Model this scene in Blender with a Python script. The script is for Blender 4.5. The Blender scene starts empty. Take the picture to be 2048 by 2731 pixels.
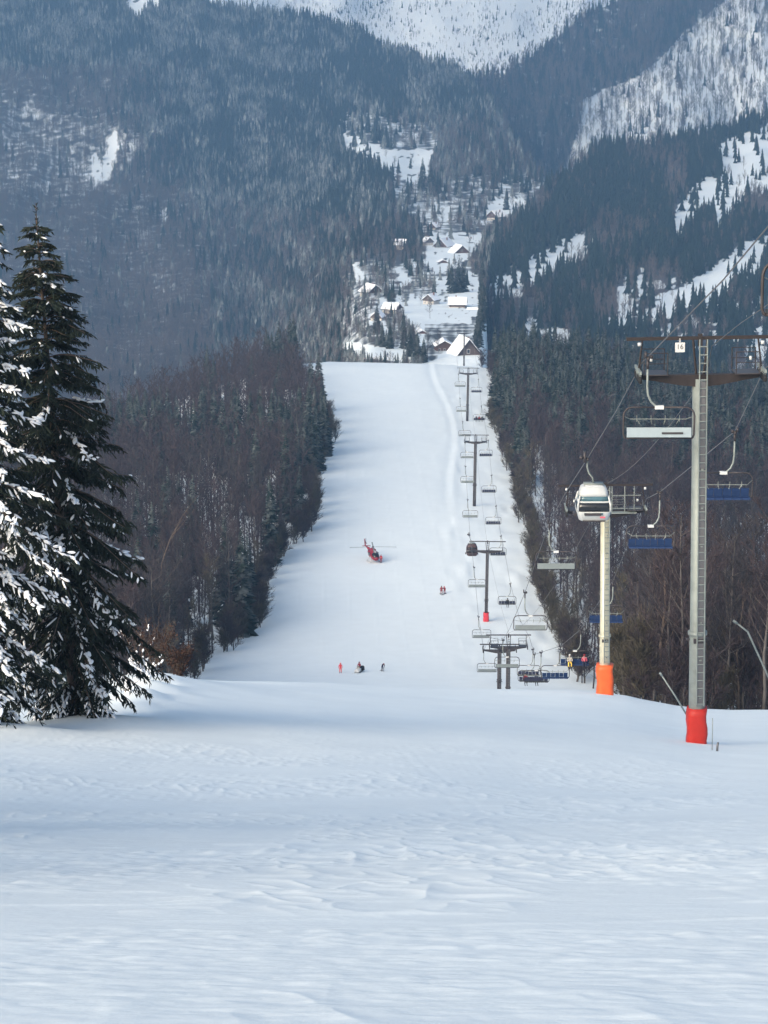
import bpy, bmesh, math, random
import numpy as np
from mathutils import Vector, Matrix
R = math.radians
sc = bpy.context.scene
COL = sc.collection
# ------------------------------------------------------------------ camera, sky, sun
PITCH = R(12.0); F = 6500.0; CX, CY = 1024.0, 1365.5
cP, sP = math.cos(PITCH), math.sin(PITCH)
cam_d = bpy.data.cameras.new('camera'); cam = bpy.data.objects.new('camera', cam_d); COL.objects.link(cam)
cam_d.sensor_fit = 'VERTICAL'; cam_d.sensor_height = 36.0; cam_d.lens = 36.0 * F / 2731.0
cam_d.clip_start = 0.2; cam_d.clip_end = 20000
cam.location = (0, 0, 0); cam.rotation_euler = (math.pi / 2 - PITCH, 0, 0)
sc.camera = cam
SUN_EL, SUN_DIR = R(25), Vector((-0.62, -0.78, 0)).normalized()
w = bpy.data.worlds.new('World'); sc.world = w; w.use_nodes = True
wn = w.node_tree; bg = wn.nodes['Background']
sky = wn.nodes.new('ShaderNodeTexSky'); sky.sky_type = 'NISHITA'; sky.sun_disc = False
sky.sun_elevation = SUN_EL; sky.sun_rotation = math.atan2(SUN_DIR.x, SUN_DIR.y)
sky.air_density = 0.8; sky.dust_density = 4.0; sky.ozone_density = 0.4
tint = wn.nodes.new('ShaderNodeVectorMath'); tint.operation = 'MULTIPLY'; tint.inputs[1].default_value = (1.05, 1.045, 0.965)
wn.links.new(sky.outputs[0], tint.inputs[0]); wn.links.new(tint.outputs[0], bg.inputs[0]); bg.inputs[1].default_value = 0.165
sd = bpy.data.lights.new('sun', 'SUN'); sun = bpy.data.objects.new('sun', sd); COL.objects.link(sun)
sd.energy = 1.4; sd.angle = R(55); sd.color = (1.0, 0.96, 0.90)
sdir = Vector((SUN_DIR.x * math.cos(SUN_EL), SUN_DIR.y * math.cos(SUN_EL), math.sin(SUN_EL)))
sun.rotation_euler = sdir.to_track_quat('Z', 'Y').to_euler()
sc.view_settings.view_transform = 'Standard'; sc.view_settings.look = 'None'
sc.view_settings.gamma = 1.0; sc.view_settings.exposure = 0.78
sc.cycles.max_bounces = 6; sc.cycles.diffuse_bounces = 3; sc.cycles.volume_bounces = 0
sc.cycles.transparent_max_bounces = 8
HAZE_DENSITY = 0.00018
# ------------------------------------------------------------------ helpers
def at(u, v, y):
    """world point seen at photo pixel (u, v), at distance y ahead of the camera; arrays allowed"""
    dx = (u - CX) / F; t = (CY - v) / F
    dy = cP + sP * t; dz = -sP + cP * t
    return (dx / dy * y, y + 0 * dx * t, dz / dy * y)
def proj(x, y, z):
    d = y * cP - z * sP
    return CX + F * x / d, CY - F * (y * sP + z * cP) / d, d
def hash2(ix, iy, s):
    h = (ix * 374761393 + iy * 668265263 + s * 974634777) & 0xffffffff
    h = ((h ^ (h >> 13)) * 1274126177) & 0xffffffff
    return ((h ^ (h >> 16)) & 0xffff) / 65535.0
def vnoise(x, y, s=0):
    x = np.asarray(x, float); y = np.asarray(y, float)
    ix = np.floor(x).astype(np.int64); iy = np.floor(y).astype(np.int64)
    fx = x - ix; fy = y - iy; fx = fx * fx * (3 - 2 * fx); fy = fy * fy * (3 - 2 * fy)
    a = hash2(ix, iy, s); b = hash2(ix + 1, iy, s); c = hash2(ix, iy + 1, s); d = hash2(ix + 1, iy + 1, s)
    return (a + (b - a) * fx) * (1 - fy) + (c + (d - c) * fx) * fy
def fbm(x, y, s=0, o=3):
    r = 0; a = 0.5
    for k in range(o):
        r = r + a * (vnoise(x * 2 ** k, y * 2 ** k, s + k) - 0.5); a *= 0.5
    return r
def sstep(a, b, x):
    t = np.clip((x - a) / (b - a), 0, 1); return t * t * (3 - 2 * t)
def inpoly(px, py, poly):
    px = np.asarray(px, float); py = np.asarray(py, float); c = np.zeros(px.shape, bool); n = len(poly)
    for i in range(n):
        x1, y1 = poly[i]; x2, y2 = poly[i - 1]
        if y1 == y2: continue
        c ^= ((y1 > py) != (y2 > py)) & (px < (x2 - x1) * (py - y1) / (y2 - y1) + x1)
    return c
def make_mesh(name, V, Fc, mats, mi=None, smooth=False):
    me = bpy.data.meshes.new(name)
    V = np.asarray(V, np.float32)
    if isinstance(Fc, np.ndarray):
        n, k = Fc.shape
        me.vertices.add(len(V)); me.vertices.foreach_set('co', V.ravel())
        me.loops.add(n * k); me.loops.foreach_set('vertex_index', Fc.astype(np.int32).ravel())
        me.polygons.add(n); me.polygons.foreach_set('loop_start', np.arange(0, n * k, k, dtype=np.int32))
        me.update(calc_edges=True)
    else:
        me.from_pydata(V.tolist(), [], Fc)
    for m in (mats if isinstance(mats, (list, tuple)) else [mats]): me.materials.append(m)
    if mi is not None: me.polygons.foreach_set('material_index', np.asarray(mi, np.int32))
    me.polygons.foreach_set('use_smooth', [smooth] * len(me.polygons))
    me.update(); return me
def link(name, me, parent=None, loc=None):
    o = bpy.data.objects.new(name, me); COL.objects.link(o)
    if parent: o.parent = parent
    if loc is not None: o.location = loc
    return o
def tag(o, label, cat, group=None):
    o['label'] = label; o['category'] = cat
    if group: o['group'] = group
    return o
def empty(name, label, cat, loc=(0, 0, 0), rz=0, group=None):
    o = link(name, None, None, loc); o.rotation_euler = (0, 0, rz); o.empty_display_size = 0.2
    return tag(o, label, cat, group)
class MB:
    def __init__(s): s.v = []; s.f = []; s.m = []
    def add(s, vs, fs, m=0):
        b = len(s.v); s.v += [tuple(p) for p in vs]; s.f += [tuple(i + b for i in f) for f in fs]; s.m += [m] * len(fs); return s
    def box(s, c, sz, m=0, M=None):
        x, y, z = sz[0] / 2, sz[1] / 2, sz[2] / 2
        vs = [Vector((i * x, j * y, k * z)) for i in (-1, 1) for j in (-1, 1) for k in (-1, 1)]
        if M is not None: vs = [M @ p for p in vs]
        c = Vector(c); vs = [p + c for p in vs]
        return s.add(vs, [(0, 1, 3, 2), (4, 6, 7, 5), (0, 4, 5, 1), (2, 3, 7, 6), (0, 2, 6, 4), (1, 5, 7, 3)], m)
    def tube(s, pts, r, n=6, m=0, cap=True):
        pts = [Vector(p) for p in pts]; k = len(pts)
        rs = r if isinstance(r, (list, tuple)) else [r] * k
        b = len(s.v); ref = None
        for i, p in enumerate(pts):
            d = (pts[min(i + 1, k - 1)] - pts[max(i - 1, 0)]).normalized()
            if ref is None: ref = Vector((0, 0, 1)) if abs(d.z) < 0.9 else Vector((1, 0, 0))
            a = d.cross(ref).normalized(); ref = a.cross(d).normalized(); e = ref
            for j in range(n):
                t = 2 * math.pi * j / n
                s.v.append(tuple(p + (a * math.cos(t) + e * math.sin(t)) * rs[i]))
        for i in range(k - 1):
            for j in range(n):
                q = (j + 1) % n
                s.f.append((b + i * n + j, b + i * n + q, b + (i + 1) * n + q, b + (i + 1) * n + j)); s.m.append(m)
        if cap:
            s.f.append(tuple(b + j for j in range(n))[::-1]); s.m.append(m)
            s.f.append(tuple(b + (k - 1) * n + j for j in range(n))); s.m.append(m)
        return s
    def loft(s, rings, m=0, ms=None, cap=True):
        n = len(rings[0]); b = len(s.v)
        for r in rings: s.v += [tuple(p) for p in r]
        for i in range(len(rings) - 1):
            for j in range(n):
                q = (j + 1) % n
                s.f.append((b + i * n + j, b + i * n + q, b + (i + 1) * n + q, b + (i + 1) * n + j)); s.m.append(ms[i] if ms else m)
        if cap:
            s.f.append(tuple(b + j for j in range(n))[::-1]); s.m.append(ms[0] if ms else m)
            s.f.append(tuple(b + (len(rings) - 1) * n + j for j in range(n))); s.m.append(ms[-1] if ms else m)
        return s
    def mesh(s, name, mats, smooth=False):
        return make_mesh(name, s.v, s.f, mats, s.m, smooth)
    def build(s, name, mats, parent=None, smooth=False):
        return link(name, s.mesh(name, mats, smooth), parent)
# ------------------------------------------------------------------ materials
def mat(name, col, rough=0.7, metal=0.0, var=0.0, scale=4.0, spec=0.3):
    m = bpy.data.materials.new(name); m.use_nodes = True; nt = m.node_tree; b = nt.nodes['Principled BSDF']
    b.inputs['Base Color'].default_value = (*col, 1); b.inputs['Roughness'].default_value = rough
    b.inputs['Metallic'].default_value = metal; b.inputs['Specular IOR Level'].default_value = spec
    if var > 0:
        tc = nt.nodes.new('ShaderNodeTexCoord'); n = nt.nodes.new('ShaderNodeTexNoise'); n.inputs['Scale'].default_value = scale
        n.inputs['Detail'].default_value = 4
        mr = nt.nodes.new('ShaderNodeMapRange'); mr.inputs['To Min'].default_value = 1 - var; mr.inputs['To Max'].default_value = 1 + var
        mr.inputs['From Min'].default_value = 0.3; mr.inputs['From Max'].default_value = 0.7
        mx = nt.nodes.new('ShaderNodeVectorMath'); mx.operation = 'SCALE'; mx.inputs[0].default_value = col
        nt.links.new(tc.outputs['Object'], n.inputs['Vector']); nt.links.new(n.outputs['Fac'], mr.inputs['Value'])
        nt.links.new(mr.outputs[0], mx.inputs['Scale']); nt.links.new(mx.outputs[0], b.inputs['Base Color'])
    return m
def snow_material(name, bumps, floor=None, base=(0.80, 0.86, 0.88), streak=None):
    """snow with wind-blown relief; bumps: list of (scale xyz, strength, distance). floor: colour of bare forest floor mixed by the 'cover' attribute"""
    m = bpy.data.materials.new(name); m.use_nodes = True; nt = m.node_tree; b = nt.nodes['Principled BSDF']
    L = nt.links.new
    b.inputs['Roughness'].default_value = 0.75; b.inputs['Specular IOR Level'].default_value = 0.165
    tc = nt.nodes.new('ShaderNodeTexCoord')
    prev = None
    for sx, st, dist in bumps:
        mp = nt.nodes.new('ShaderNodeMapping'); mp.inputs['Scale'].default_value = sx; L(tc.outputs['Object'], mp.inputs[0])
        n = nt.nodes.new('ShaderNodeTexNoise'); n.inputs['Scale'].default_value = 1; n.inputs['Detail'].default_value = 6; n.inputs['Roughness'].default_value = 0.6
        L(mp.outputs[0], n.inputs['Vector'])
        bp = nt.nodes.new('ShaderNodeBump'); bp.inputs['Strength'].default_value = st; bp.inputs['Distance'].default_value = dist
        L(n.outputs['Fac'], bp.inputs['Height'])
        if prev: L(prev.outputs[0], bp.inputs['Normal'])
        prev = bp
    if prev: L(prev.outputs[0], b.inputs['Normal'])
    col = nt.nodes.new('ShaderNodeRGB'); col.outputs[0].default_value = (*base, 1); out = col.outputs[0]
    def mix(fac, a, c):
        x = nt.nodes.new('ShaderNodeMix'); x.data_type = 'RGBA'; L(fac, x.inputs['Factor']); L(a, x.inputs['A'])
        if isinstance(c, tuple): x.inputs['B'].default_value = (*c, 1)
        else: L(c, x.inputs['B'])
        return x.outputs['Result']
    n = nt.nodes.new('ShaderNodeTexNoise'); n.inputs['Scale'].default_value = 0.35 if not floor else 0.02; n.inputs['Detail'].default_value = 5
    L(tc.outputs['Object'], n.inputs['Vector'])
    cr = nt.nodes.new('ShaderNodeMapRange'); cr.inputs['From Min'].default_value = 0.35; cr.inputs['From Max'].default_value = 0.7; cr.inputs['To Max'].default_value = 0.35
    L(n.outputs['Fac'], cr.inputs[0]); out = mix(cr.outputs[0], out, tuple(c * 0.9 for c in base))
    if streak:
        mp = nt.nodes.new('ShaderNodeMapping'); mp.inputs['Scale'].default_value = streak[0]; L(tc.outputs['Object'], mp.inputs[0])
        n2 = nt.nodes.new('ShaderNodeTexNoise'); n2.inputs['Scale'].default_value = 1; n2.inputs['Detail'].default_value = 8; n2.inputs['Roughness'].default_value = 0.75; L(mp.outputs[0], n2.inputs['Vector'])
        c2 = nt.nodes.new('ShaderNodeMapRange'); c2.inputs['From Min'].default_value = streak[1]; c2.inputs['From Max'].default_value = streak[1] + 0.12; L(n2.outputs['Fac'], c2.inputs[0])
        out = mix(c2.outputs[0], out, streak[2])
    if floor:
        a = nt.nodes.new('ShaderNodeAttribute'); a.attribute_name = 'cover'
        n3 = nt.nodes.new('ShaderNodeTexNoise'); n3.inputs['Scale'].default_value = 0.06; n3.inputs['Detail'].default_value = 6; L(tc.outputs['Object'], n3.inputs['Vector'])
        ad = nt.nodes.new('ShaderNodeMath'); ad.operation = 'ADD'; L(a.outputs['Fac'], ad.inputs[0]); L(n3.outputs['Fac'], ad.inputs[1])
        c3 = nt.nodes.new('ShaderNodeMapRange'); c3.inputs['From Min'].default_value = 0.85; c3.inputs['From Max'].default_value = 1.1; L(ad.outputs[0], c3.inputs[0])
        out = mix(c3.outputs[0], out, floor)
    L(out, b.inputs['Base Color'])
    return m
def snowy_needles(name, green, snow_amt, lo=0.35, hi=0.8, scale=0.5):
    """needles with frost and snow lying on the upward faces"""
    m = bpy.data.materials.new(name); m.use_nodes = True; nt = m.node_tree; b = nt.nodes['Principled BSDF']; L = nt.links.new
    b.inputs['Roughness'].default_value = 0.85; b.inputs['Specular IOR Level'].default_value = 0.1
    g = nt.nodes.new('ShaderNodeNewGeometry'); sx = nt.nodes.new('ShaderNodeSeparateXYZ'); L(g.outputs['Normal'], sx.inputs[0])
    n = nt.nodes.new('ShaderNodeTexNoise'); n.inputs['Scale'].default_value = scale; n.inputs['Detail'].default_value = 3; L(g.outputs['Position'], n.inputs['Vector'])
    ab = nt.nodes.new('ShaderNodeMath'); ab.operation = 'ABSOLUTE'; L(sx.outputs['Z'], ab.inputs[0])
    mr = nt.nodes.new('ShaderNodeMapRange'); mr.inputs['From Min'].default_value = lo; mr.inputs['From Max'].default_value = hi; L(ab.outputs[0], mr.inputs[0])
    r2 = nt.nodes.new('ShaderNodeMapRange'); r2.inputs['From Min'].default_value = 0.4; r2.inputs['From Max'].default_value = 0.6; r2.inputs['To Max'].default_value = snow_amt; L(n.outputs['Fac'], r2.inputs[0])
    mu = nt.nodes.new('ShaderNodeMath'); mu.operation = 'MULTIPLY'; L(mr.outputs[0], mu.inputs[0]); L(r2.outputs[0], mu.inputs[1])
    x = nt.nodes.new('ShaderNodeMix'); x.data_type = 'RGBA'; x.inputs['A'].default_value = (*green, 1); x.inputs['B'].default_value = (0.75, 0.8, 0.86, 1)
    L(mu.outputs[0], x.inputs['Factor']); L(x.outputs['Result'], b.inputs['Base Color'])
    return m
M = dict(
    snow_near=snow_material('groomed_snow', [((0.35, 0.5, 0.5), 0.2, 0.2), ((2.2, 2.8, 2), 0.16, 0.06), ((9, 9, 9), 0.35, 0.015)]),
    snow_plain=mat('snow', (0.82, 0.85, 0.9), 0.7, 0, 0.06, 1.5, 0.15),
    hill=snow_material('snowy_hillside', [((0.02, 0.02, 0.02), 0.4, 8)], floor=(0.075, 0.08, 0.085)),
    peak=snow_material('mountain_snow', [((0.02, 0.006, 0.01), 0.5, 12)], streak=((0.05, 0.012, 0.012), 0.56, (0.42, 0.42, 0.45))),
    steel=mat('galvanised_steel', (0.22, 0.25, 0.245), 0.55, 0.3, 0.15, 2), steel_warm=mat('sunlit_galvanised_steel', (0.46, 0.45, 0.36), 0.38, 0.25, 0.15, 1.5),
    steel_dark=mat('dark_steel', (0.055, 0.05, 0.055), 0.5, 0.3, 0.2, 3), steel_brown=mat('dark_brown_steel', (0.025, 0.02, 0.021), 0.6, 0.1, 0.2, 3),
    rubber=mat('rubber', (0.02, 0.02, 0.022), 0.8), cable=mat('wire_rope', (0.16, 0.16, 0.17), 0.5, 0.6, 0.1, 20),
    white=mat('white_paint', (0.52, 0.54, 0.55), 0.45), red_pad=mat('red_pad_vinyl', (0.42, 0.025, 0.018), 0.5, 0, 0.1, 2), orange_pad=mat('orange_pad_vinyl', (0.70, 0.115, 0.03), 0.45, 0, 0.1, 2),
    dull_red=mat('crimson_pad_vinyl', (0.5, 0.04, 0.06), 0.6, 0, 0.1, 2),
    blue=mat('blue_seat_vinyl', (0.015, 0.036, 0.105), 0.55, 0, 0.12, 3), grey_seat=mat('grey_seat_shell', (0.15, 0.18, 0.19), 0.5, 0, 0.08, 3),
    pale_seat=mat('pale_seat_shell', (0.27, 0.33, 0.37), 0.5, 0, 0.06, 3), seat_dark=mat('dark_seat_foam', (0.04, 0.045, 0.05), 0.7),
    glass=mat('tinted_glass', (0.012, 0.014, 0.018), 0.08, 0, 0, 1, 0.6), cabin=mat('cabin_paint', (0.46, 0.48, 0.49), 0.35, 0, 0.08, 2), glass_teal=mat('teal_glass', (0.06, 0.13, 0.16), 0.15, 0, 0.3, 1.5, 0.6),
    dark_cabin=mat('dark_cabin_paint', (0.07, 0.045, 0.05), 0.4), heli=mat('red_helicopter_paint', (0.24, 0.012, 0.03), 0.3, 0, 0.05, 2, 0.5),
    bark=mat('bark', (0.09, 0.07, 0.06), 0.9, 0, 0.35, 3), bark_pale=mat('pale_bark', (0.085, 0.078, 0.076), 0.9, 0, 0.35, 0.8),
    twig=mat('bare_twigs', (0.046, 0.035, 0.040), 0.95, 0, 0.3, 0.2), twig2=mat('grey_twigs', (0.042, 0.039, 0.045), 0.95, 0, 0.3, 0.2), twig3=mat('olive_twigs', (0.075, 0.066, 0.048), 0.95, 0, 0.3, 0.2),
    needle=snowy_needles('mid_spruce_needles', (0.018, 0.03, 0.026), 0.12, 0.5, 0.95), needle_far=snowy_needles('frosted_spruce_needles', (0.020, 0.032, 0.032), 0.85, 0.05, 0.6, 0.035),
    needle_dark=snowy_needles('far_spruce_needles', (0.016, 0.027, 0.027), 0.16, 0.2, 0.8, 0.03),
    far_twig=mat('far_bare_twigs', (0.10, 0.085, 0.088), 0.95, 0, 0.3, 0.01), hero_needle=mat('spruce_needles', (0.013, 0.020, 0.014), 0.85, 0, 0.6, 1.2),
    rust=mat('dry_beech_leaves', (0.036, 0.018, 0.013), 0.9, 0, 0.4, 3), wood=mat('brown_timber', (0.085, 0.05, 0.043), 0.8, 0, 0.25, 2),
    plaster=mat('pale_plaster', (0.5, 0.47, 0.44), 0.85, 0, 0.1, 2), brick=mat('reddish_wall', (0.17, 0.09, 0.08), 0.85, 0, 0.2, 2), pane=mat('window_glass', (0.03, 0.035, 0.045), 0.15, 0, 0, 1, 0.5),
    greywood=mat('weathered_timber', (0.10, 0.075, 0.07), 0.85, 0, 0.25, 2), skin=mat('skin', (0.5, 0.3, 0.22), 0.6), black=mat('black_fabric', (0.02, 0.02, 0.025), 0.8), navy=mat('navy_fabric', (0.03, 0.035, 0.07), 0.8),
    redcloth=mat('red_fabric', (0.5, 0.03, 0.04), 0.75), crimson=mat('dark_red_fabric', (0.22, 0.02, 0.03), 0.8), pink=mat('pink_fabric', (0.6, 0.12, 0.17), 0.75), yellow=mat('yellow_fabric', (0.75, 0.52, 0.10), 0.75),
    orangered=mat('fluorescent_red_fabric', (0.75, 0.06, 0.06), 0.7),
)
# ------------------------------------------------------------------ near terrain: slope, piste and its flanks
UC = [-1500, 0, 400, 800, 1200, 1600, 1875, 2048, 3200]
ROWS = [(2.5, [5350] * 9), (4, [3860] * 9), (8, [2775] * 9), (12, [2560] * 9), (20, [2400, 2400, 2402, 2402, 2400, 2396, 2392, 2390, 2380]),
    (30, [2300, 2300, 2302, 2302, 2300, 2296, 2290, 2286, 2270]), (42, [2205, 2205, 2207, 2207, 2203, 2203, 2200, 2196, 2180]), (49, [2188, 2190, 2196, 2197, 2196, 2190, 2180, 2172, 2150]),
    (60, [2098, 2105, 2118, 2122, 2120, 2122, 2122, 2120, 2100]), (80, [1990, 1995, 2015, 2030, 2040, 2065, 2068, 2066, 2060]),
    (100, [1920, 1930, 1925, 1940, 1965, 2000, 2022, 2026, 2020]), (115, [1890, 1900, 1852, 1895, 1925, 1955, 1990, 1995, 1990]),
    (130, [1860, 1880, 1795, 1860, 1895, 1920, 1955, 1960, 1950]), (150, [1850, 1870, 1800, 1836, 1868, 1890, 1922, 1925, 1910]),
    (178, [1850, 1865, 1815, 1820, 1846, 1846, 1896, 1893, 1880]), (198, [1860, 1868, 1830, 1822, 1836, 1842, 1900, 1900, 1880]),
    (240, [1880, 1880, 1860, 1850, 1860, 1870, 1935, 1950, 1930]), (330, [1870, 1870, 1870, 1880, 1890, 1895, 1930, 1940, 1900]),
    (370, [1840, 1840, 1840, 1860, 1870, 1870, 1890, 1900, 1870]), (392, [1810, 1810, 1815, 1830, 1835, 1840, 1860, 1870, 1840]),
    (406, [1790, 1790, 1795, 1802, 1806, 1810, 1830, 1840, 1820]), (430, [1745, 1745, 1748, 1745, 1745, 1750, 1780, 1800, 1800]),
    (464, [1660, 1660, 1665, 1662, 1660, 1665, 1700, 1720, 1750]), (490, [1600, 1600, 1600, 1590, 1590, 1600, 1640, 1660, 1700]),
    (530, [1510, 1510, 1505, 1486, 1486, 1500, 1540, 1560, 1600]), (600, [1400, 1400, 1380, 1346, 1344, 1370, 1420, 1440, 1480]),
    (700, [1300, 1300, 1270, 1218, 1215, 1240, 1290, 1310, 1350]), (790, [1230, 1230, 1190, 1122, 1118, 1150, 1200, 1220, 1260]),
    (900, [1170, 1170, 1120, 1024, 1020, 1060, 1120, 1140, 1180]), (985, [1180, 1150, 1080, 952, 961, 995, 1080, 1110, 1160]),
    (1010, [1190, 1160, 1080, 945, 962, 1005, 1090, 1120, 1160]), (1045, [1210, 1190, 1110, 985, 1000, 1040, 1110, 1130, 1170]), (1100, [1260, 1230, 1170, 1050, 1050, 1090, 1150, 1160, 1200]), (1300, [1300, 1290, 1230, 1100, 1080, 1120, 1180, 1200, 1240])]
RD = np.array([r[0] for r in ROWS], float)
RA, RZ = [], []
for d, vs in ROWS:
    x, _, z = at(np.array(UC, float), np.array(vs, float), d); RA.append(x / d); RZ.append(z)
def ground_raw(x, y):
    x = np.asarray(x, float); y = np.asarray(y, float); a = x / y
    Z = np.array([np.interp(a, RA[i], RZ[i]) for i in range(len(RD))])
    i = np.clip(np.searchsorted(RD, y) - 1, 0, len(RD) - 2)
    t = np.clip((y - RD[i]) / (RD[i + 1] - RD[i]), 0, 1)
    Z0 = np.take_along_axis(Z, i[None], 0)[0]; Z1 = np.take_along_axis(Z, (i + 1)[None], 0)[0]
    return Z0 * (1 - t) + Z1 * t
def ground(x, y, detail=True):
    x = np.atleast_1d(np.asarray(x, float)); y = np.atleast_1d(np.asarray(y, float)); r = 0
    for k in (-1, 0, 1):
        for j in (-1, 0, 1):
            f = 1 + 0.035 * k
            r = r + ground_raw(x * f + j * 0.012 * y, y * f) / f ** 0
    r = r / 9
    if detail:
        r = r + 0.35 * fbm(x / 9, y / 14, 5) * sstep(6, 60, y) + (0.035 * fbm(x / 1.8, y / 2.6, 9) + 0.012 * fbm(x / 0.5, y / 0.7, 11) * sstep(90, 40, y)) * np.clip(y / 34, .12, 1)
        r = r + 0.5 * fbm(x / 45, y / 70, 21) * sstep(300, 600, y)
        # wind ridges and tracks in the foreground
        ridge = np.clip(vnoise((x + 0.5 * y) / 2.2, (y - 0.2 * x) / 1.1, 31) - 0.68, 0, 1)
        r = r + 0.0 * ridge * sstep(120, 40, y) * sstep(5, 12, y)
        rg2 = np.clip(vnoise((x + 0.35 * y) / 0.9, (y - 0.3 * x) / 0.42, 33) - 0.70, 0, 1) * sstep(.35, .6, vnoise(x / 3.1, y / 3.7, 35))
        r = r + 0.12 * rg2 * sstep(90, 20, y) * np.clip(y / 34, .2, 1)
        cl = sstep(.42, .62, vnoise(x / 4.5, y / 6, 71)) * sstep(130, 30, y)
        r = r + cl * 0.09 * np.clip(y / 34, .25, 1) * np.clip(vnoise(x / .33, y / .21, 72) - .62, 0, 1) + cl * 0.03 * np.clip(y / 34, .25, 1) * (vnoise(x / .13, y / .11, 73) - .5) * sstep(45, 15, y)
        rdg = 1 - np.abs(2 * vnoise(x / .75, y / 1.7, 81) - 1); rd2 = 1 - np.abs(2 * vnoise((x + .2 * y) / .36, y / .8, 82) - 1)
        mk = sstep(.45, .7, vnoise(x / 3.4, y / 7, 83)) * sstep(120, 50, y) * np.clip(y / 34, .22, 1)
        r = r + mk * (.030 * rdg ** 3 + .028 * rd2 ** 3)
        r = r + .45 * np.exp(-((x + 12.4) ** 2 + (y - 99) ** 2) / 9) + .5 * np.exp(-((x + 16) ** 2 + (y - 91) ** 2) / 10)
        r = r + .55 * (vnoise(x / 2.6, y / 7, 84) - .4) * sstep(.043, .052, x / y) * sstep(400, 440, y)
        for a_, b_, c_, d_, e_ in ((5.2, -.06, .8, 27, 4),):
            q = x - (a_ + b_ * y + c_ * np.sin(y / d_ + e_))
            for o_ in (0, .45): r = r - .005 * np.exp(-((q - o_) / .10) ** 2) * sstep(110, 70, y)
        lane = np.abs(((x + .02 * y) / 5.2) % 1 - .5); r = r + .05 * np.exp(-(lane / .02) ** 2) * sstep(400, 450, y)
        q = x - (14.5 + 2.2 * np.sin(y / 55) + .006 * y); r = r - .14 * np.exp(-(q / 1.1) ** 2) * sstep(560, 640, y) + .14 * np.exp(-((q - 2) / 1.0) ** 2) * sstep(560, 640, y)
        # ploughed bank beside the lift line on the far piste
        r = r + 0.6 * np.clip(vnoise(x / 2.5, y / 9, 41) - 0.45, 0, 1) * np.exp(-((x / y - 0.036) / 0.012) ** 2) * sstep(380, 460, y)
        # drift and snow-covered brush behind the big spruce
        r = r + 1.5 * np.clip(vnoise(x / 2.3, y / 3, 51) - 0.35, 0, 1) * np.exp(-((x / y + 0.105) / 0.02) ** 2 - ((y - 124) / 14) ** 2)
    return r
def gz(x, y): return float(ground(x, y)[0])
def grid_obj(name, A, Y, m, kind='structure'):
    X = A[None, :] * Y[:, None]; YY = np.repeat(Y[:, None], len(A), 1)
    Z = ground(X.ravel(), YY.ravel()).reshape(X.shape)
    V = np.stack([X, YY, Z], -1).reshape(-1, 3); nr, nc = X.shape
    i = np.arange(nr - 1)[:, None] * nc + np.arange(nc - 1)[None, :]
    Fc = np.stack([i, i + 1, i + nc + 1, i + nc], -1).reshape(-1, 4)
    o = link(name, make_mesh(name, V, Fc, m, None, True)); o['kind'] = kind
    return o
A0 = np.concatenate([np.linspace(-0.42, -0.185, 40)[:-1], np.linspace(-0.185, 0.185, 520), np.linspace(0.185, 0.42, 40)[1:]])
Y0 = np.concatenate([np.geomspace(5.0, 200, 900), np.geomspace(201, 1300, 330)])
snow = grid_obj('snow_ground', A0, Y0, M['snow_near'])
# ------------------------------------------------------------------ mountains: each a surface at its own distance
def pl(t, x): return np.interp(x, [p[0] for p in t], [p[1] for p in t])
P1_RIDGE = [(-900, -330), (0, -160), (300, -60), (430, -20), (500, 5), (560, 20), (680, 36), (770, 44), (864, 62), (957, 84), (1010, 128), (1086, 142), (1147, 168), (1221, 188), (1250, 225), (1320, 290), (1400, 430), (1500, 520), (1700, 640)]
P2_RIDGE = [(1130, 1015), (1256, 990), (1280, 910), (1292, 800), (1302, 715), (1314, 660), (1357, 622), (1425, 562), (1475, 495), (1549, 432), (1598, 392), (1703, 390), (1827, 368), (1925, 352), (2048, 310), (2300, 250), (2800, 190)]
P3_RIDGE = [(1000, 420), (1150, 330), (1230, 225), (1290, 205), (1335, 208), (1362, 180), (1456, 135), (1518, 68), (1590, 28), (1700, -20), (1900, -120), (2800, -420)]
def D1(u, v):
    c = pl([(-400, 4900), (-50, 4100), (100, 3800), (250, 3400), (400, 2900), (560, 2400), (650, 2000), (780, 1500), (900, 1180), (950, 1090), (1010, 1050)], v)
    l = pl([(-400, 4500), (-100, 4000), (25, 3800), (300, 3400), (600, 2900), (900, 2250), (1000, 2000), (1300, 1500)], v)
    c = c + 1100 * sstep(0, 50, v - pl(P2_RIDGE, u)) * sstep(1286, 1330, u)
    k = sstep(620, 1000, u); return l * (1 - k) + c * k
def D2(u, v): return pl([(200, 2800), (400, 2450), (550, 2150), (700, 1850), (850, 1550), (1000, 1330), (1180, 1150)], v) + 0 * u
def D3(u, v): return pl([(-450, 4700), (0, 3950), (200, 3650), (400, 3400), (700, 3100)], v) + 0 * u
def D4(u, v): return pl([(-600, 6600), (200, 4900), (500, 4500)], v) + 0 * u
def rel(Df, amp, sc_, seed):
    return lambda u, v: Df(u, v) * (1 + amp * (.12 + .88 * sstep(1200, 2700, Df(u, v))) * fbm(u / sc_, v / sc_, seed, 3))
G1, G2, G3, G4 = rel(D1, 0.05, 170, 3), rel(D2, 0.06, 150, 13), rel(D3, 0.05, 150, 23), rel(D4, 0.09, 260, 33)
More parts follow.
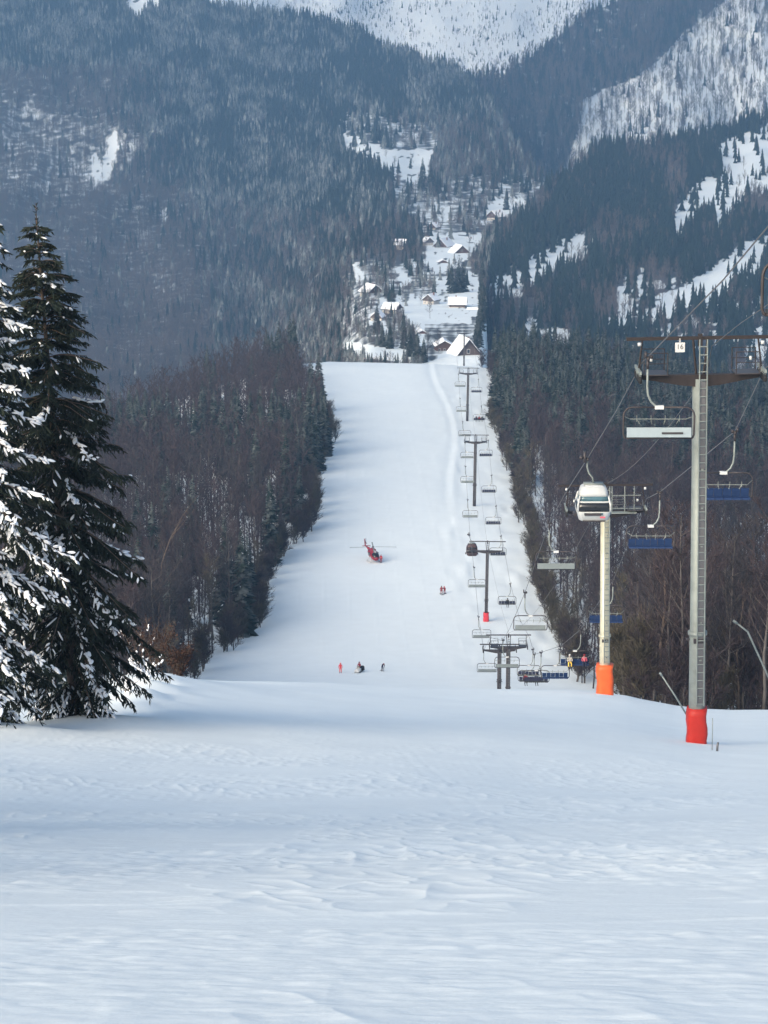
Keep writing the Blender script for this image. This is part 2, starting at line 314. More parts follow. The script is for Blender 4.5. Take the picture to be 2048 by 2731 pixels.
# snow-covered clearings (where no trees stand)
CLEAR = [
 [(900, 350), (960, 372), (1040, 400), (1160, 398), (1150, 452), (1105, 492), (1060, 472), (1000, 432), (930, 402)],
 [(1150, 542), (1201, 558), (1190, 595), (1168, 587), (1157, 566)], [(1269, 609), (1300, 570), (1313, 533), (1392, 530), (1407, 540), (1338, 587)],
 [(1150, 624), (1212, 622), (1284, 628), (1266, 667), (1233, 703), (1190, 728), (1161, 728), (1136, 696)],
 [(1175, 732), (1194, 739), (1190, 775), (1168, 790), (1165, 757)], [(1240, 718), (1280, 739), (1277, 775), (1273, 808), (1255, 800), (1245, 745)],
 [(1049, 787), (1197, 795), (1192, 770), (1246, 770), (1279, 801), (1259, 859), (1232, 864), (1197, 884), (1170, 920), (1150, 958), (1125, 920), (1100, 877), (1081, 841), (1053, 797)],
 [(1016, 786), (1067, 832), (1031, 824), (1005, 804)], [(980, 826), (1016, 846), (1034, 880), (1030, 920), (1012, 870), (984, 862)],
 [(920, 914), (1052, 931), (1081, 904), (1112, 960), (980, 955), (925, 928)], [(946, 700), (969, 732), (960, 755), (942, 738)], [(1067, 718), (1092, 739), (1074, 770), (1060, 742)],
 [(330, -30), (420, -30), (425, 24), (395, 14), (370, 36), (335, 20)], [(295, 352), (314, 352), (312, 392), (296, 470), (250, 500), (243, 402), (272, 430), (288, 395)], [(430, 548), (446, 556), (448, 592), (434, 588)],

]
CLEAR2 = [
 [(1404, 717), (1420, 682), (1478, 662), (1494, 639), (1582, 618), (1574, 645), (1533, 676), (1482, 686), (1451, 708), (1408, 740)], [(1305, 745), (1392, 722), (1394, 760), (1313, 774)],
 [(1600, 876), (1640, 838), (1689, 799), (1701, 741), (1712, 690), (1718, 752), (1675, 826), (1622, 870)], [(1640, 780), (1670, 730), (1684, 782), (1660, 806)],
 [(1720, 838), (1763, 791), (1814, 768), (1908, 709), (1966, 664), (2005, 640), (2050, 628), (2030, 690), (1966, 720), (1923, 758), (1861, 776), (1810, 798), (1763, 818)],
 [(1913, 383), (2048, 335), (2250, 290), (2250, 480), (2048, 483), (1987, 497), (1968, 534), (1927, 560), (1921, 622), (1908, 545), (1870, 539), (1833, 570), (1808, 615), (1791, 574), (1845, 504), (1888, 467), (1919, 488), (1931, 432)],
 [(1378, 877), (1425, 840), (1434, 877), (1500, 870), (1524, 905), (1470, 925), (1410, 905)], [(1990, 930), (2020, 905), (2060, 880), (2200, 840), (2200, 900), (2050, 925), (2010, 950)],
]
SPARSE1 = [([(0, 255), (100, 265), (200, 325), (300, 340), (380, 360), (370, 420), (330, 460), (300, 480), (260, 505), (180, 530), (60, 520), (0, 480)], 0.62),
           ([(1040, 470), (1180, 480), (1300, 480), (1480, 460), (1460, 520), (1390, 560), (1260, 610), (1150, 640), (1060, 560)], 0.35), ([(900, 300), (1020, 300), (1180, 350), (1170, 400), (1040, 400), (900, 355)], 0.35),
           ([(930, 700), (1100, 700), (1260, 700), (1290, 900), (1100, 980), (900, 960)], 0.38)]
SPARSE3 = [(1550, 270), (1598, 247), (1703, 205), (1765, 154), (1827, 85), (1888, 37), (1950, -10), (2100, -120), (2800, -300), (2800, 520), (1500, 460), (1550, 330)]
def clear_at(polys, u, v):
    r = np.zeros(np.shape(u), bool); u = u + 22 * fbm(u / 16, v / 16, 91) + 9 * (vnoise(u / 5, v / 60, 93) - .5); v = v + 26 * fbm(u / 7, v / 30, 92)
    for p in polys: r |= inpoly(u, v, p)
    return r & (vnoise(u / 8, v / 9, 98) < .80)
def mountain(name, us, vt, vb, nr, Df, m, cover=None, over=0.16):
    us = np.asarray(us, float); top = vt(us); bot = vb(us); rows = []; cov = []
    for k in range(nr):
        t = k / (nr - 1); v = bot + (top - bot) * t
        x, y, z = at(us, v, Df(us, v)); rows.append(np.stack([x, y, z], -1))
        cov.append(cover(us, v) if cover else np.zeros(len(us)))
    for k in range(1, 5):                                  # the far side of the ridge
        x, y, z = rows[nr - 1].T; f = 1 + over * k / 4
        rows.append(np.stack([x * f, y * f, z - y * 0.5 * over * (k / 4) ** 1.3], -1)); cov.append(cov[nr - 1])
    V = np.array(rows).reshape(-1, 3); nc = len(us); n = len(rows)
    i = np.arange(n - 1)[:, None] * nc + np.arange(nc - 1)[None, :]
    Fc = np.stack([i, i + 1, i + nc + 1, i + nc], -1).reshape(-1, 4)
    me = make_mesh(name, V, Fc, m, None, True)
    a = me.attributes.new('cover', 'FLOAT', 'POINT'); a.data.foreach_set('value', np.array(cov, np.float32).ravel())
    o = link(name, me); o['kind'] = 'structure'; return o
def cov1(u, v):
    ed = pl([(-100, 350), (200, 380), (330, 370), (430, 430), (600, 560), (720, 660), (860, 800), (1200, 900)], v)
    c = np.where(clear_at(CLEAR, u, v), 0.0, np.where((u < ed) & (v > 200), .50 + .22 * vnoise(u / 12, v / 70, 46), .68))
    c = np.where((u > 1125) & (u < 1330) & (v > 862), .2, c)
    for p, d in SPARSE1: c = np.where(inpoly(u + 50 * fbm(u / 30, v / 30, 95), v + 50 * fbm(u / 12, v / 50, 96), p) & (c > 0), 0.46 + .12 * (vnoise(u / 9, v / 60, 97) > .5), c)
    return c
def speck2(u, v): return (vnoise(u / 13, v / 9, 77) > 0.62) & (u > 1700 - (v - 740) * 0.4) & (v > 740)
def cov2(u, v): return np.where(clear_at(CLEAR2, u, v) | clear_at(CLEAR2, u, v - 14) | clear_at(CLEAR2, u, v - 28) | speck2(u, v), 0.0, 0.72)
def cov3(u, v): return np.where(inpoly(u, v, SPARSE3), 0.0, 0.62)
mountain('mountainside_forest_ground', np.arange(-900, 1701, 9), lambda u: pl(P1_RIDGE, u), lambda u: pl([(-900, 1350), (400, 1250), (900, 1010), (1700, 1010)], u), 170, G1, M['hill'], cov1)
mountain('valley_hillside', np.arange(1130, 2801, 9), lambda u: pl(P2_RIDGE, u), lambda u: pl([(1130, 1015), (1400, 1080), (2800, 1180)], u), 110, G2, M['hill'], cov2)
mountain('ridge_hillside', np.arange(1000, 2801, 12), lambda u: pl(P3_RIDGE, u), lambda u: 700 + 0 * u, 80, G3, M['hill'], cov3)
mountain('mountain', np.arange(-1200, 3401, 20), lambda u: -500 + 0 * u, lambda u: 560 + 0 * u, 80, G4, M['peak'])
# ------------------------------------------------------------------ tree models
def spruce_far(rng, H=1.0, tiers=6, n=7):
    """unit-height conifer of ragged drooping skirts"""
    V, Fc = [], []
    for k in range(tiers):
        t = k / tiers; z0 = 0.08 + 0.86 * t; zt = min(1.0, z0 + 0.30 - 0.12 * t); r = 0.17 * (1 - t) ** 0.85 + 0.012
        b = len(V); V.append((rng.uniform(-.01, .01), rng.uniform(-.01, .01), zt)); ph = rng.random() * 6
        for j in range(n):
            a = ph + 6.283 * j / n; q = r * rng.uniform(0.65, 1.25)
            V.append((q * math.cos(a), q * math.sin(a), z0 - rng.uniform(0, .06)))
            a2 = a + 3.1416 / n; q = r * 0.45
            V.append((q * math.cos(a2), q * math.sin(a2), z0 + 0.03))
        for j in range(2 * n): Fc.append((b, b + 1 + j, b + 1 + (j + 1) % (2 * n)))
    return np.array(V), np.array(Fc)
def bare_far(rng, n=34):
    """unit-height leafless tree: a stem and a fan of thin upright limbs"""
    V, Fc = [], []
    def blade(p, q, w0, w1):
        d = (q - p); s = Vector((rng.uniform(-1, 1), rng.uniform(-1, 1), 0)).normalized()
        s = (s - d.normalized() * s.dot(d.normalized())).normalized(); b = len(V)
        for pt, ww in ((p, w0), (q, w1)):
            V.append(tuple(pt - s * ww)); V.append(tuple(pt + s * ww))
        Fc.append((b, b + 1, b + 3)); Fc.append((b, b + 3, b + 2))
    top = Vector((rng.uniform(-.03, .03), rng.uniform(-.03, .03), 1))
    blade(Vector((0, 0, 0)), top, 0.011, 0.003); blade(Vector((0, 0, 0)), top * 0.9, 0.011, 0.004)
    for k in range(n):
        h = rng.uniform(0.28, 0.92); a = rng.random() * 6.283; p = top * h; L = rng.uniform(0.12, 0.30) * (1.25 - h)
        q = p + Vector((math.cos(a) * L * 0.75, math.sin(a) * L * 0.75, L * rng.uniform(.5, 1.1)))
        blade(p, q, 0.006, 0.004)
        for j in range(2):
            r = q + Vector((rng.uniform(-.07, .07), rng.uniform(-.07, .07), rng.uniform(.02, .10))); blade(p.lerp(q, .6), r, 0.004, 0.003)
    return np.array(V), np.array(Fc)
def bare_near(rng, H=20.0, n_main=15, n_twig=1.0, tw=0.03):
    """returns (trunk MB, twig arrays) in metres"""
    tr = MB(); V, Fc = [], []
    bend = [Vector((0, 0, 0))]
    for k in range(1, 7): bend.append(Vector((bend[-1].x + rng.uniform(-.25, .25), bend[-1].y + rng.uniform(-.25, .25), H * k / 6.3)))
    r0 = rng.uniform(0.13, 0.2)
    tr.tube(bend, [r0 * (1 - 0.85 * k / 6) + .015 for k in range(7)], 5)
    def along(t):
        k = min(int(t * 6), 5); return bend[k].lerp(bend[k + 1], t * 6 - k)
    def twig(p, d, L, wd):
        s = d.cross(Vector((rng.uniform(-1, 1), rng.uniform(-1, 1), rng.uniform(-1, 1)))).normalized() * wd; b = len(V); q = p + d * L
        V.extend([tuple(p - s), tuple(p + s), tuple(q)]); Fc.append((b, b + 1, b + 2))
    for k in range(n_main):
        t = 0.30 + 0.68 * (k + rng.random()) / n_main; p = along(min(t, .99)); a = rng.random() * 6.283
        L = H * rng.uniform(.16, .28) * (1.2 - 0.75 * t); el = rng.uniform(.5, 1.15)
        d = Vector((math.cos(a) * math.cos(el), math.sin(a) * math.cos(el), math.sin(el)))
        q1 = p + d * L * .5; d2 = (d + Vector((0, 0, .45))).normalized(); q2 = q1 + d2 * L * .5
        tr.tube([p, q1, q2], [.05, .035, .015], 3, cap=False)
        for j in range(int(5 * n_twig) + 1):
            s = (j + rng.random()) / (int(5 * n_twig) + 1); b0 = p.lerp(q1, s * 2) if s < .5 else q1.lerp(q2, s * 2 - 1)
            dd = (d2 + Vector((rng.uniform(-1, 1), rng.uniform(-1, 1), rng.uniform(-.2, .9)))).normalized(); LL = rng.uniform(.9, 2.0)
            twig(b0, dd, LL, tw * 1.3)
            for i in range(int(7 * n_twig)):
                e = b0 + dd * LL * rng.uniform(.25, 1); d3 = (dd + Vector((rng.uniform(-1, 1), rng.uniform(-1, 1), rng.uniform(-.5, 1.0)))).normalized()
                twig(e, d3, rng.uniform(.5, 1.3), tw)
    return tr, np.array(V), np.array(Fc)
def spruce_mid(rng, H=20.0):
    tr = MB().tube([(0, 0, -.5), (0, 0, H * .97)], [.22, .02], 6); V, Fc = [], []
    z = H * .06
    while z < H * .985:
        t = z / H; r = (H * .17) * (1 - t) ** .8 + .12
        for j in range(9 if t < .8 else 6):
            a = rng.random() * 6.283; L = r * rng.uniform(.7, 1.12); dr = rng.uniform(.15, .5) * L
            ca, sa = math.cos(a), math.sin(a); wd = .22 * L + .12; b = len(V)
            V.extend([(0, 0, z + .15), (ca * L * .55 - sa * wd, sa * L * .55 + ca * wd, z - dr * .55), (ca * L, sa * L, z - dr), (ca * L * .55 + sa * wd, sa * L * .55 - ca * wd, z - dr * .55),
                      (ca * L * .6, sa * L * .6, z - dr * .6 - .25 * L)])
            Fc += [(b, b + 1, b + 2), (b, b + 2, b + 3), (b, b + 4, b + 2)]
        z += .38 + .25 * (1 - t)
    return tr, np.array(V), np.array(Fc)
def bake(name, protos, pts, scl, rot, mats, mis=None, rngs=None):
    """many copies of small prototypes baked into one mesh (for woods that read as one mass)"""
    Vs, Fs, Ms = [], [], []; base = 0
    for i in range(len(pts)):
        V, Fc = protos[rngs[i]]; c, s = math.cos(rot[i]), math.sin(rot[i]); k = scl[i]
        W = np.empty_like(V); W[:, 0] = (V[:, 0] * c - V[:, 1] * s) * k; W[:, 1] = (V[:, 0] * s + V[:, 1] * c) * k; W[:, 2] = V[:, 2] * k
        Vs.append(W + pts[i]); Fs.append(Fc + base); base += len(V)
        if mis is not None: Ms.append(np.full(len(Fc), mis[i]))
    me = make_mesh(name, np.concatenate(Vs), np.concatenate(Fs), mats, np.concatenate(Ms) if mis is not None else None)
    return link(name, me)
def stuff(o, label=None):
    o['kind'] = 'stuff'
    if label: o['label'] = label
    return o
# ---- far woods on the mountains
rs = np.random.RandomState(7); rr = random.Random(7)
SPR = [spruce_far(rr) for _ in range(8)]; BAR = [bare_far(rr) for _ in range(8)]
def plant(Df, ridge, u0, u1, vbot, cell_w, cell_h, Hm, dens, clears, extra=None, hk=lambda D: 1 + 0 * D):
    """returns base points, tree heights and photo positions of trees on a mountain surface"""
    out = []
    v = -260.0
    while v < 1300:
        D = float(Df(np.array([(u0 + u1) / 2.0]), np.array([v]))[0]); h = Hm * F / D * float(hk(D)) * float(hk(D))
        n = int((u1 - u0) / (cell_w * h)); u = u0 + (np.arange(n) + rs.rand(n)) * (u1 - u0) / n; vv = v + (rs.rand(n) - .5) * cell_h * h
        ok = (vv > pl(ridge, u)) & (vv < vbot(u)); u, vv = u[ok], vv[ok]
        if len(u):
            Dd = Df(u, vv); hh = Hm * F / Dd * hk(Dd)
            keep = rs.rand(len(u)) < dens(u, vv)
            few = rs.rand(len(u)) < (.10 if clears is CLEAR2 else .02)
            for k in ((0, .22, .4) if clears is not CLEAR2 else (0, .25, .5, .72)): keep &= ~clear_at(clears, u, vv - hh * k) | few
            if extra is not None: keep &= ~(extra(u, vv) & (rs.rand(len(u)) < .95))
            out.append(np.stack([u, vv, Dd], -1)[keep])
        v += cell_h * h
    return np.concatenate(out)
def spruce_p1(u, v):      # where the mountain carries spruce rather than bare beech
    edge = pl([(-100, 350), (200, 380), (330, 370), (430, 430), (600, 560), (720, 660), (860, 800), (1200, 900)], v)
    k = 0.9 / (1 + np.exp(-(u - edge + 160 * fbm(u / 60, v / 60, 44)) / 45)) + .04
    k = np.where((v < 205 - 0.05 * u), 0.95, k)
    k = np.where((u > 560) & (v > 560 + (u - 560) * 0.1) & (v < 2000), 0.35, k)
    k = np.where(u > 1040, np.where(v < 330, .9, .35), k)
    return k
def in_any(polys, u, v):
    return clear_at(polys, u, v)
def wood(name, label, T, ksp, hs, hb, ms, mb, sink=1.0, hk=lambda D: 1 + 0 * D):
    u, v, D = T.T; sp = rs.rand(len(T)) < ksp(u, v); x, y, z = at(u, v, D)
    P = np.stack([x, y, z - sink], -1); sc_ = np.where(sp, hs, hb) * rs.uniform(.6, 1.25, len(T)) * hk(D)
    dk = sp & (vnoise(u / 75, v / 45, 63) + .5 * rs.rand(len(T)) > .82)
    idx = rs.randint(0, 8, len(T)); pro = SPR + BAR; idx = np.where(sp, idx, idx + 8)
    return stuff(bake(name, pro, P, sc_, rs.rand(len(T)) * 6.28, [ms, mb, M['needle_dark']], np.where(dk, 2, np.where(sp, 0, 1)), idx), label)
def dens1(u, v):
    d = np.where((u > 1125) & (u < 1330) & (v > 862), 0.0, 1.0)
    for p, k in SPARSE1: d = np.where(inpoly(u + 60 * fbm(u / 30, v / 30, 95), v + 60 * fbm(u / 14, v / 40, 96), p), np.minimum(d, k), d)
    return d
HK1 = lambda D: np.clip(D / 2900, .42, 1)
T1_ = plant(G1, P1_RIDGE, -500, 1640, lambda u: pl([(-900, 1250), (400, 1150), (900, 985), (1700, 1000)], u), .14, .24, 18, dens1, CLEAR, None, HK1)
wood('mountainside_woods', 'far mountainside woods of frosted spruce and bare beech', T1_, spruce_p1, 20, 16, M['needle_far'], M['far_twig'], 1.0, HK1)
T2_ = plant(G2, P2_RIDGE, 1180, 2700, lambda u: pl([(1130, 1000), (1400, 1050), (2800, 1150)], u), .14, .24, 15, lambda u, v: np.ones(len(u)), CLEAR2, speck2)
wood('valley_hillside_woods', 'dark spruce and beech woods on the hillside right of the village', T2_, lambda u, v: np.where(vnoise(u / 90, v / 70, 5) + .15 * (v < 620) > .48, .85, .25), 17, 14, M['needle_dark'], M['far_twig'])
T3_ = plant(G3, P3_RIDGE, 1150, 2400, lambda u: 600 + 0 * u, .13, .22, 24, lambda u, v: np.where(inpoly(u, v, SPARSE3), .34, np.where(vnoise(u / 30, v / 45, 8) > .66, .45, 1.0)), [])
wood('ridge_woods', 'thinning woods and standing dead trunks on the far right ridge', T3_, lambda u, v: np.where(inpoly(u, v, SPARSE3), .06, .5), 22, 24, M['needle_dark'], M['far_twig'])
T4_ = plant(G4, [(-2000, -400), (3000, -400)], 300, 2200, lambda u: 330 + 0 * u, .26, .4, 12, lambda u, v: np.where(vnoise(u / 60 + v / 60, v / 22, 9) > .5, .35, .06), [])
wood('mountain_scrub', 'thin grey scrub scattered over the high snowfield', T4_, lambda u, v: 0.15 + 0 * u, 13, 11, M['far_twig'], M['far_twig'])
# ---- woods left and right of the piste: single trees, nearest ones as objects
L_EDGE = [(a, b + 22) for a, b in [(930, 735), (1010, 775), (1090, 825), (1170, 865), (1250, 835), (1310, 795), (1370, 830), (1430, 790), (1500, 712), (1590, 672), (1660, 672), (1740, 580), (1765, 520), (1840, 470), (2100, 300)]]
R_EDGE = [(a, b - 14) for a, b in [(930, 1305), (975, 1310), (1030, 1345), (1120, 1328), (1200, 1360), (1300, 1392), (1380, 1405), (1430, 1432), (1560, 1447), (1650, 1470), (1720, 1520), (1830, 1560), (1900, 1640), (2100, 1760)]]
GAPS = [[(470, 1150), (505, 1150), (500, 1192), (475, 1192)], [(530, 1145), (572, 1145), (570, 1195), (535, 1195)]]
xs, ys = [], []
y = 215.0
while y < 985:
    x = np.arange(-0.22 * y, 0.23 * y, 4.3) + 0.0; xs.append(x + rs.uniform(-2, 2, len(x))); ys.append(np.full(len(x), y) + rs.uniform(-2, 2, len(x))); y += 4.6 + y * 0.003
xs = np.concatenate(xs); ys = np.concatenate(ys); zs = ground(xs, ys); U, Vv, Dp = proj(xs, ys, zs)
left = (U < pl(L_EDGE, Vv)) & (ys > 300); right = (U > pl(R_EDGE, Vv)) & ((ys > 390) | (xs > 27))
left &= (ys < pl([(-800, 700), (100, 760), (400, 880), (650, 960), (800, 978)], U)) | (ys < 400)
ok = left | right; xs, ys, zs, U, Vv, Dp, left = [a[ok] for a in (xs, ys, zs, U, Vv, Dp, left)]
n = len(xs); Hh = rs.uniform(14, 21, n); psp = np.where(left, 0.05, 0.0)
psp = np.where(left & (U > 690) & (U < 800) & (Vv < 1040), .5, psp); psp = np.where(left & (Vv > 1195) & (Vv < 1270) & (U > 260), .55, psp)
psp = np.where(left & (U > 640) & (Vv > 1300) & (Vv < 1480), .12, psp); psp = np.where(left & (Vv > 1640) & (U > 420), .12, psp)
psp = np.where(~left & (ys > 740), .85, psp); psp = np.where(~left & (ys > 640) & (ys <= 740) & (U > 1380), .4, psp)
isp = rs.rand(n) < psp; Hh = np.where(isp, Hh * 1.1, Hh); Hh = np.where((~isp) & (np.abs(U - np.where(left, pl(L_EDGE, Vv), pl(R_EDGE, Vv))) < 25), Hh * .62, Hh)
hp = Hh * F / Dp; order = np.argsort(ys)
env = np.interp(np.arange(-600, 2700, 8) * 1.0, [-600, 300, 1500, 1610, 1750, 1875, 2048, 2700], [1800, 1800, 1836, 1840, 1868, 1894, 1893, 1890])
vis = np.zeros(n); keep = np.zeros(n, bool)
for i in order:
    a = int((U[i] - .13 * hp[i] + 600) / 8); b = max(a + 1, int((U[i] + .13 * hp[i] + 600) / 8) + 1); a = max(a, 0); b = min(b, len(env))
    if a >= b: continue
    e = env[a:b]; vt = Vv[i] - hp[i]; m_ = float(np.mean(np.clip(e - vt, 0, None)))
    g = False
    for p in GAPS:
        gx = [q[0] for q in p]; gy = [q[1] for q in p]
        if min(gx) - .1 * hp[i] < U[i] < max(gx) + .1 * hp[i] and vt < max(gy) and Vv[i] > min(gy) + 5: g = True
    if g and left[i] and Vv[i] < 1330 and rs.rand() < .4: continue
    if m_ > 5:
        vis[i] = m_; keep[i] = True; env[a:b] = np.minimum(e, vt + .42 * hp[i])
    elif rs.rand() < .2: keep[i] = True
inframe = (U > -20) & (U < 2068) & ~((U < 240) & (Vv > 1000))
print('forest trees', keep.sum(), 'visible', (vis > 0).sum(), 'spruce', (isp & (vis > 0)).sum())
BN = []
for k in range(6):
    tr, V, Fc = bare_near(rr, 20.0, 17, 1.5, .032)
    BN.append((tr.mesh('trunk', M['bark_pale'], True), [make_mesh('crown', V, Fc, M[t]) for t in ('twig', 'twig2', 'twig3')]))
SN = []
for k in range(4):
    tr, V, Fc = spruce_mid(rr, 20.0); SN.append((tr.mesh('trunk', M['bark'], True), make_mesh('crown', V, Fc, M['needle'])))
BL = []
for k in range(6):
    tr, V, Fc = bare_near(rr, 20.0, 12, .7, .075)
    tv = np.array(tr.v); tf = []
    for f in tr.f: tf += [(f[0], f[j], f[j + 1]) for j in range(1, len(f) - 1)]
    BL.append((np.concatenate([tv, V]) / 20, np.concatenate([np.array(tf), Fc + len(tv)])))
SL = [(V / 20, Fc) for V, Fc in [spruce_mid(rr, 20.0)[1:] for _ in range(4)]]
def single(i, spruce):
    s = Hh[i] / 20; side = 'left' if left[i] else 'right'
    if spruce:
        g = 'spruces standing in the wood on the %s of the piste' % side
        o = empty('spruce_tree', 'dark snow-dusted spruce standing among bare trees in the wood %s of the piste' % side, 'tree', (xs[i], ys[i], zs[i] - .2), rr.random() * 6, g)
        t, c = SN[rr.randrange(4)]; crown = c
    else:
        g = 'bare trees of the wood on the %s of the piste' % side
        o = empty('bare_tree', 'leafless grey-brown tree with fine twigs in the wood %s of the piste' % side, 'tree', (xs[i], ys[i], zs[i] - .2), rr.random() * 6, g)
        t, cs = BN[rr.randrange(6)]; edge = abs(U[i] - (pl(L_EDGE, Vv[i]) if left[i] else pl(R_EDGE, Vv[i]))) < 30
        crown = cs[2] if edge and rr.random() < .8 else cs[rr.randrange(2)]
    o.scale = (s, s, s); link('trunk', t, o); link('crown', crown, o)
for spruce in (False, True):
    cand = [i for i in range(n) if keep[i] and bool(isp[i]) == spruce]
    cand.sort(key=lambda i: -(min(vis[i], hp[i]) * hp[i] if inframe[i] else 0))
    N_IND = 290
    nv = [i for i in cand[:N_IND] if inframe[i] and vis[i] > 14]
    for i in nv: single(i, spruce)
    s_ = set(nv); rest = [i for i in cand if i not in s_]
    if rest:
        pro = SL if spruce else BL
        o = bake('spruce_woods' if spruce else 'bare_woods', pro, np.stack([xs[rest], ys[rest], zs[rest] - .2], -1), Hh[rest], rs.rand(len(rest)) * 6.28, [M['needle'] if spruce else M['twig']], None, rs.randint(0, len(pro), len(rest)))
        stuff(o, 'farther spruces of the woods beside the piste' if spruce else 'deeper mass of bare trees in the woods beside the piste')
    print('individual', len(nv), 'stuff', len(rest))

# ---- scrub along the two forest edges: low bushy young trees
BE = []
for k in range(5):
    tr, V, Fc = bare_near(rr, 9.0, 16, 1.3, .035); V[:, 2] = (V[:, 2] - 2.0) * 1.15; tv = np.array(tr.v); tv[:, 2] = np.where(tv[:, 2] > .5, (tv[:, 2] - 2.0) * 1.15, tv[:, 2])
    BE.append((make_mesh('stem', tv, tr.f, M['bark_pale'], None, True), make_mesh('twigs', V, Fc, M['twig3' if k % 3 else 'twig'])))
ne = 0
for side, tab, sg in (('left', L_EDGE, -1), ('right', R_EDGE, 1)):
    vv = 965.0
    while vv < 1832:
        for rep in range(2):
            u = pl(tab, vv) + sg * rs.uniform(-12, 16); y_ = None
            # distance at which the ground is seen at this height of the photo
            ys_ = np.linspace(330, 985, 132); t = (u - CX) / F; xx = t * ys_ * 1.02; zz = ground(xx, ys_, False); pv = proj(xx, ys_, zz)[1]
            k = int(np.argmin(np.abs(pv - vv))); y_ = ys_[k] + rs.uniform(-3, 3); x_ = t * (y_ * cP - zz[k] * sP); z_ = gz(x_, y_)
            g = 'young trees fringing the wood %s of the piste' % side
            o = empty('young_tree', 'low bushy leafless sapling at the edge of the wood %s of the piste' % side, 'tree', (x_, y_, z_ - .3), rr.random() * 6, g)
            s_ = rs.uniform(.45, 1.0); o.scale = (s_ * 1.2, s_ * 1.2, s_); t_, c_ = BE[rs.randint(5)]; link('stem', t_, o); link('twigs', c_, o); ne += 1
        vv += 13.2
print('edge', ne)

for k in range(34):
    y_ = rs.uniform(214, 262); u = rs.uniform(1640, 2090); t = (u - CX) / F; z_ = gz(t * y_, y_); x_ = t * (y_ * cP - z_ * sP); z_ = gz(x_, y_)
    o = empty('young_tree', 'low bushy leafless sapling under the bare trees behind the near pylons', 'tree', (x_, y_, z_ - .3), rr.random() * 6, 'young trees behind the near pylons')
    s_ = rs.uniform(.6, 1.2); o.scale = (s_ * 1.2, s_ * 1.2, s_); t_, c_ = BE[rs.randint(5)]; link('stem', t_, o); link('twigs', c_, o)

def P(u, v, y):
    x, yy, z = at(float(u), float(v), float(y)); return Vector((x, yy, z))
def ppm(u, v, y):
    p = P(u, v, y); return F / (p.y * cP - p.z * sP)
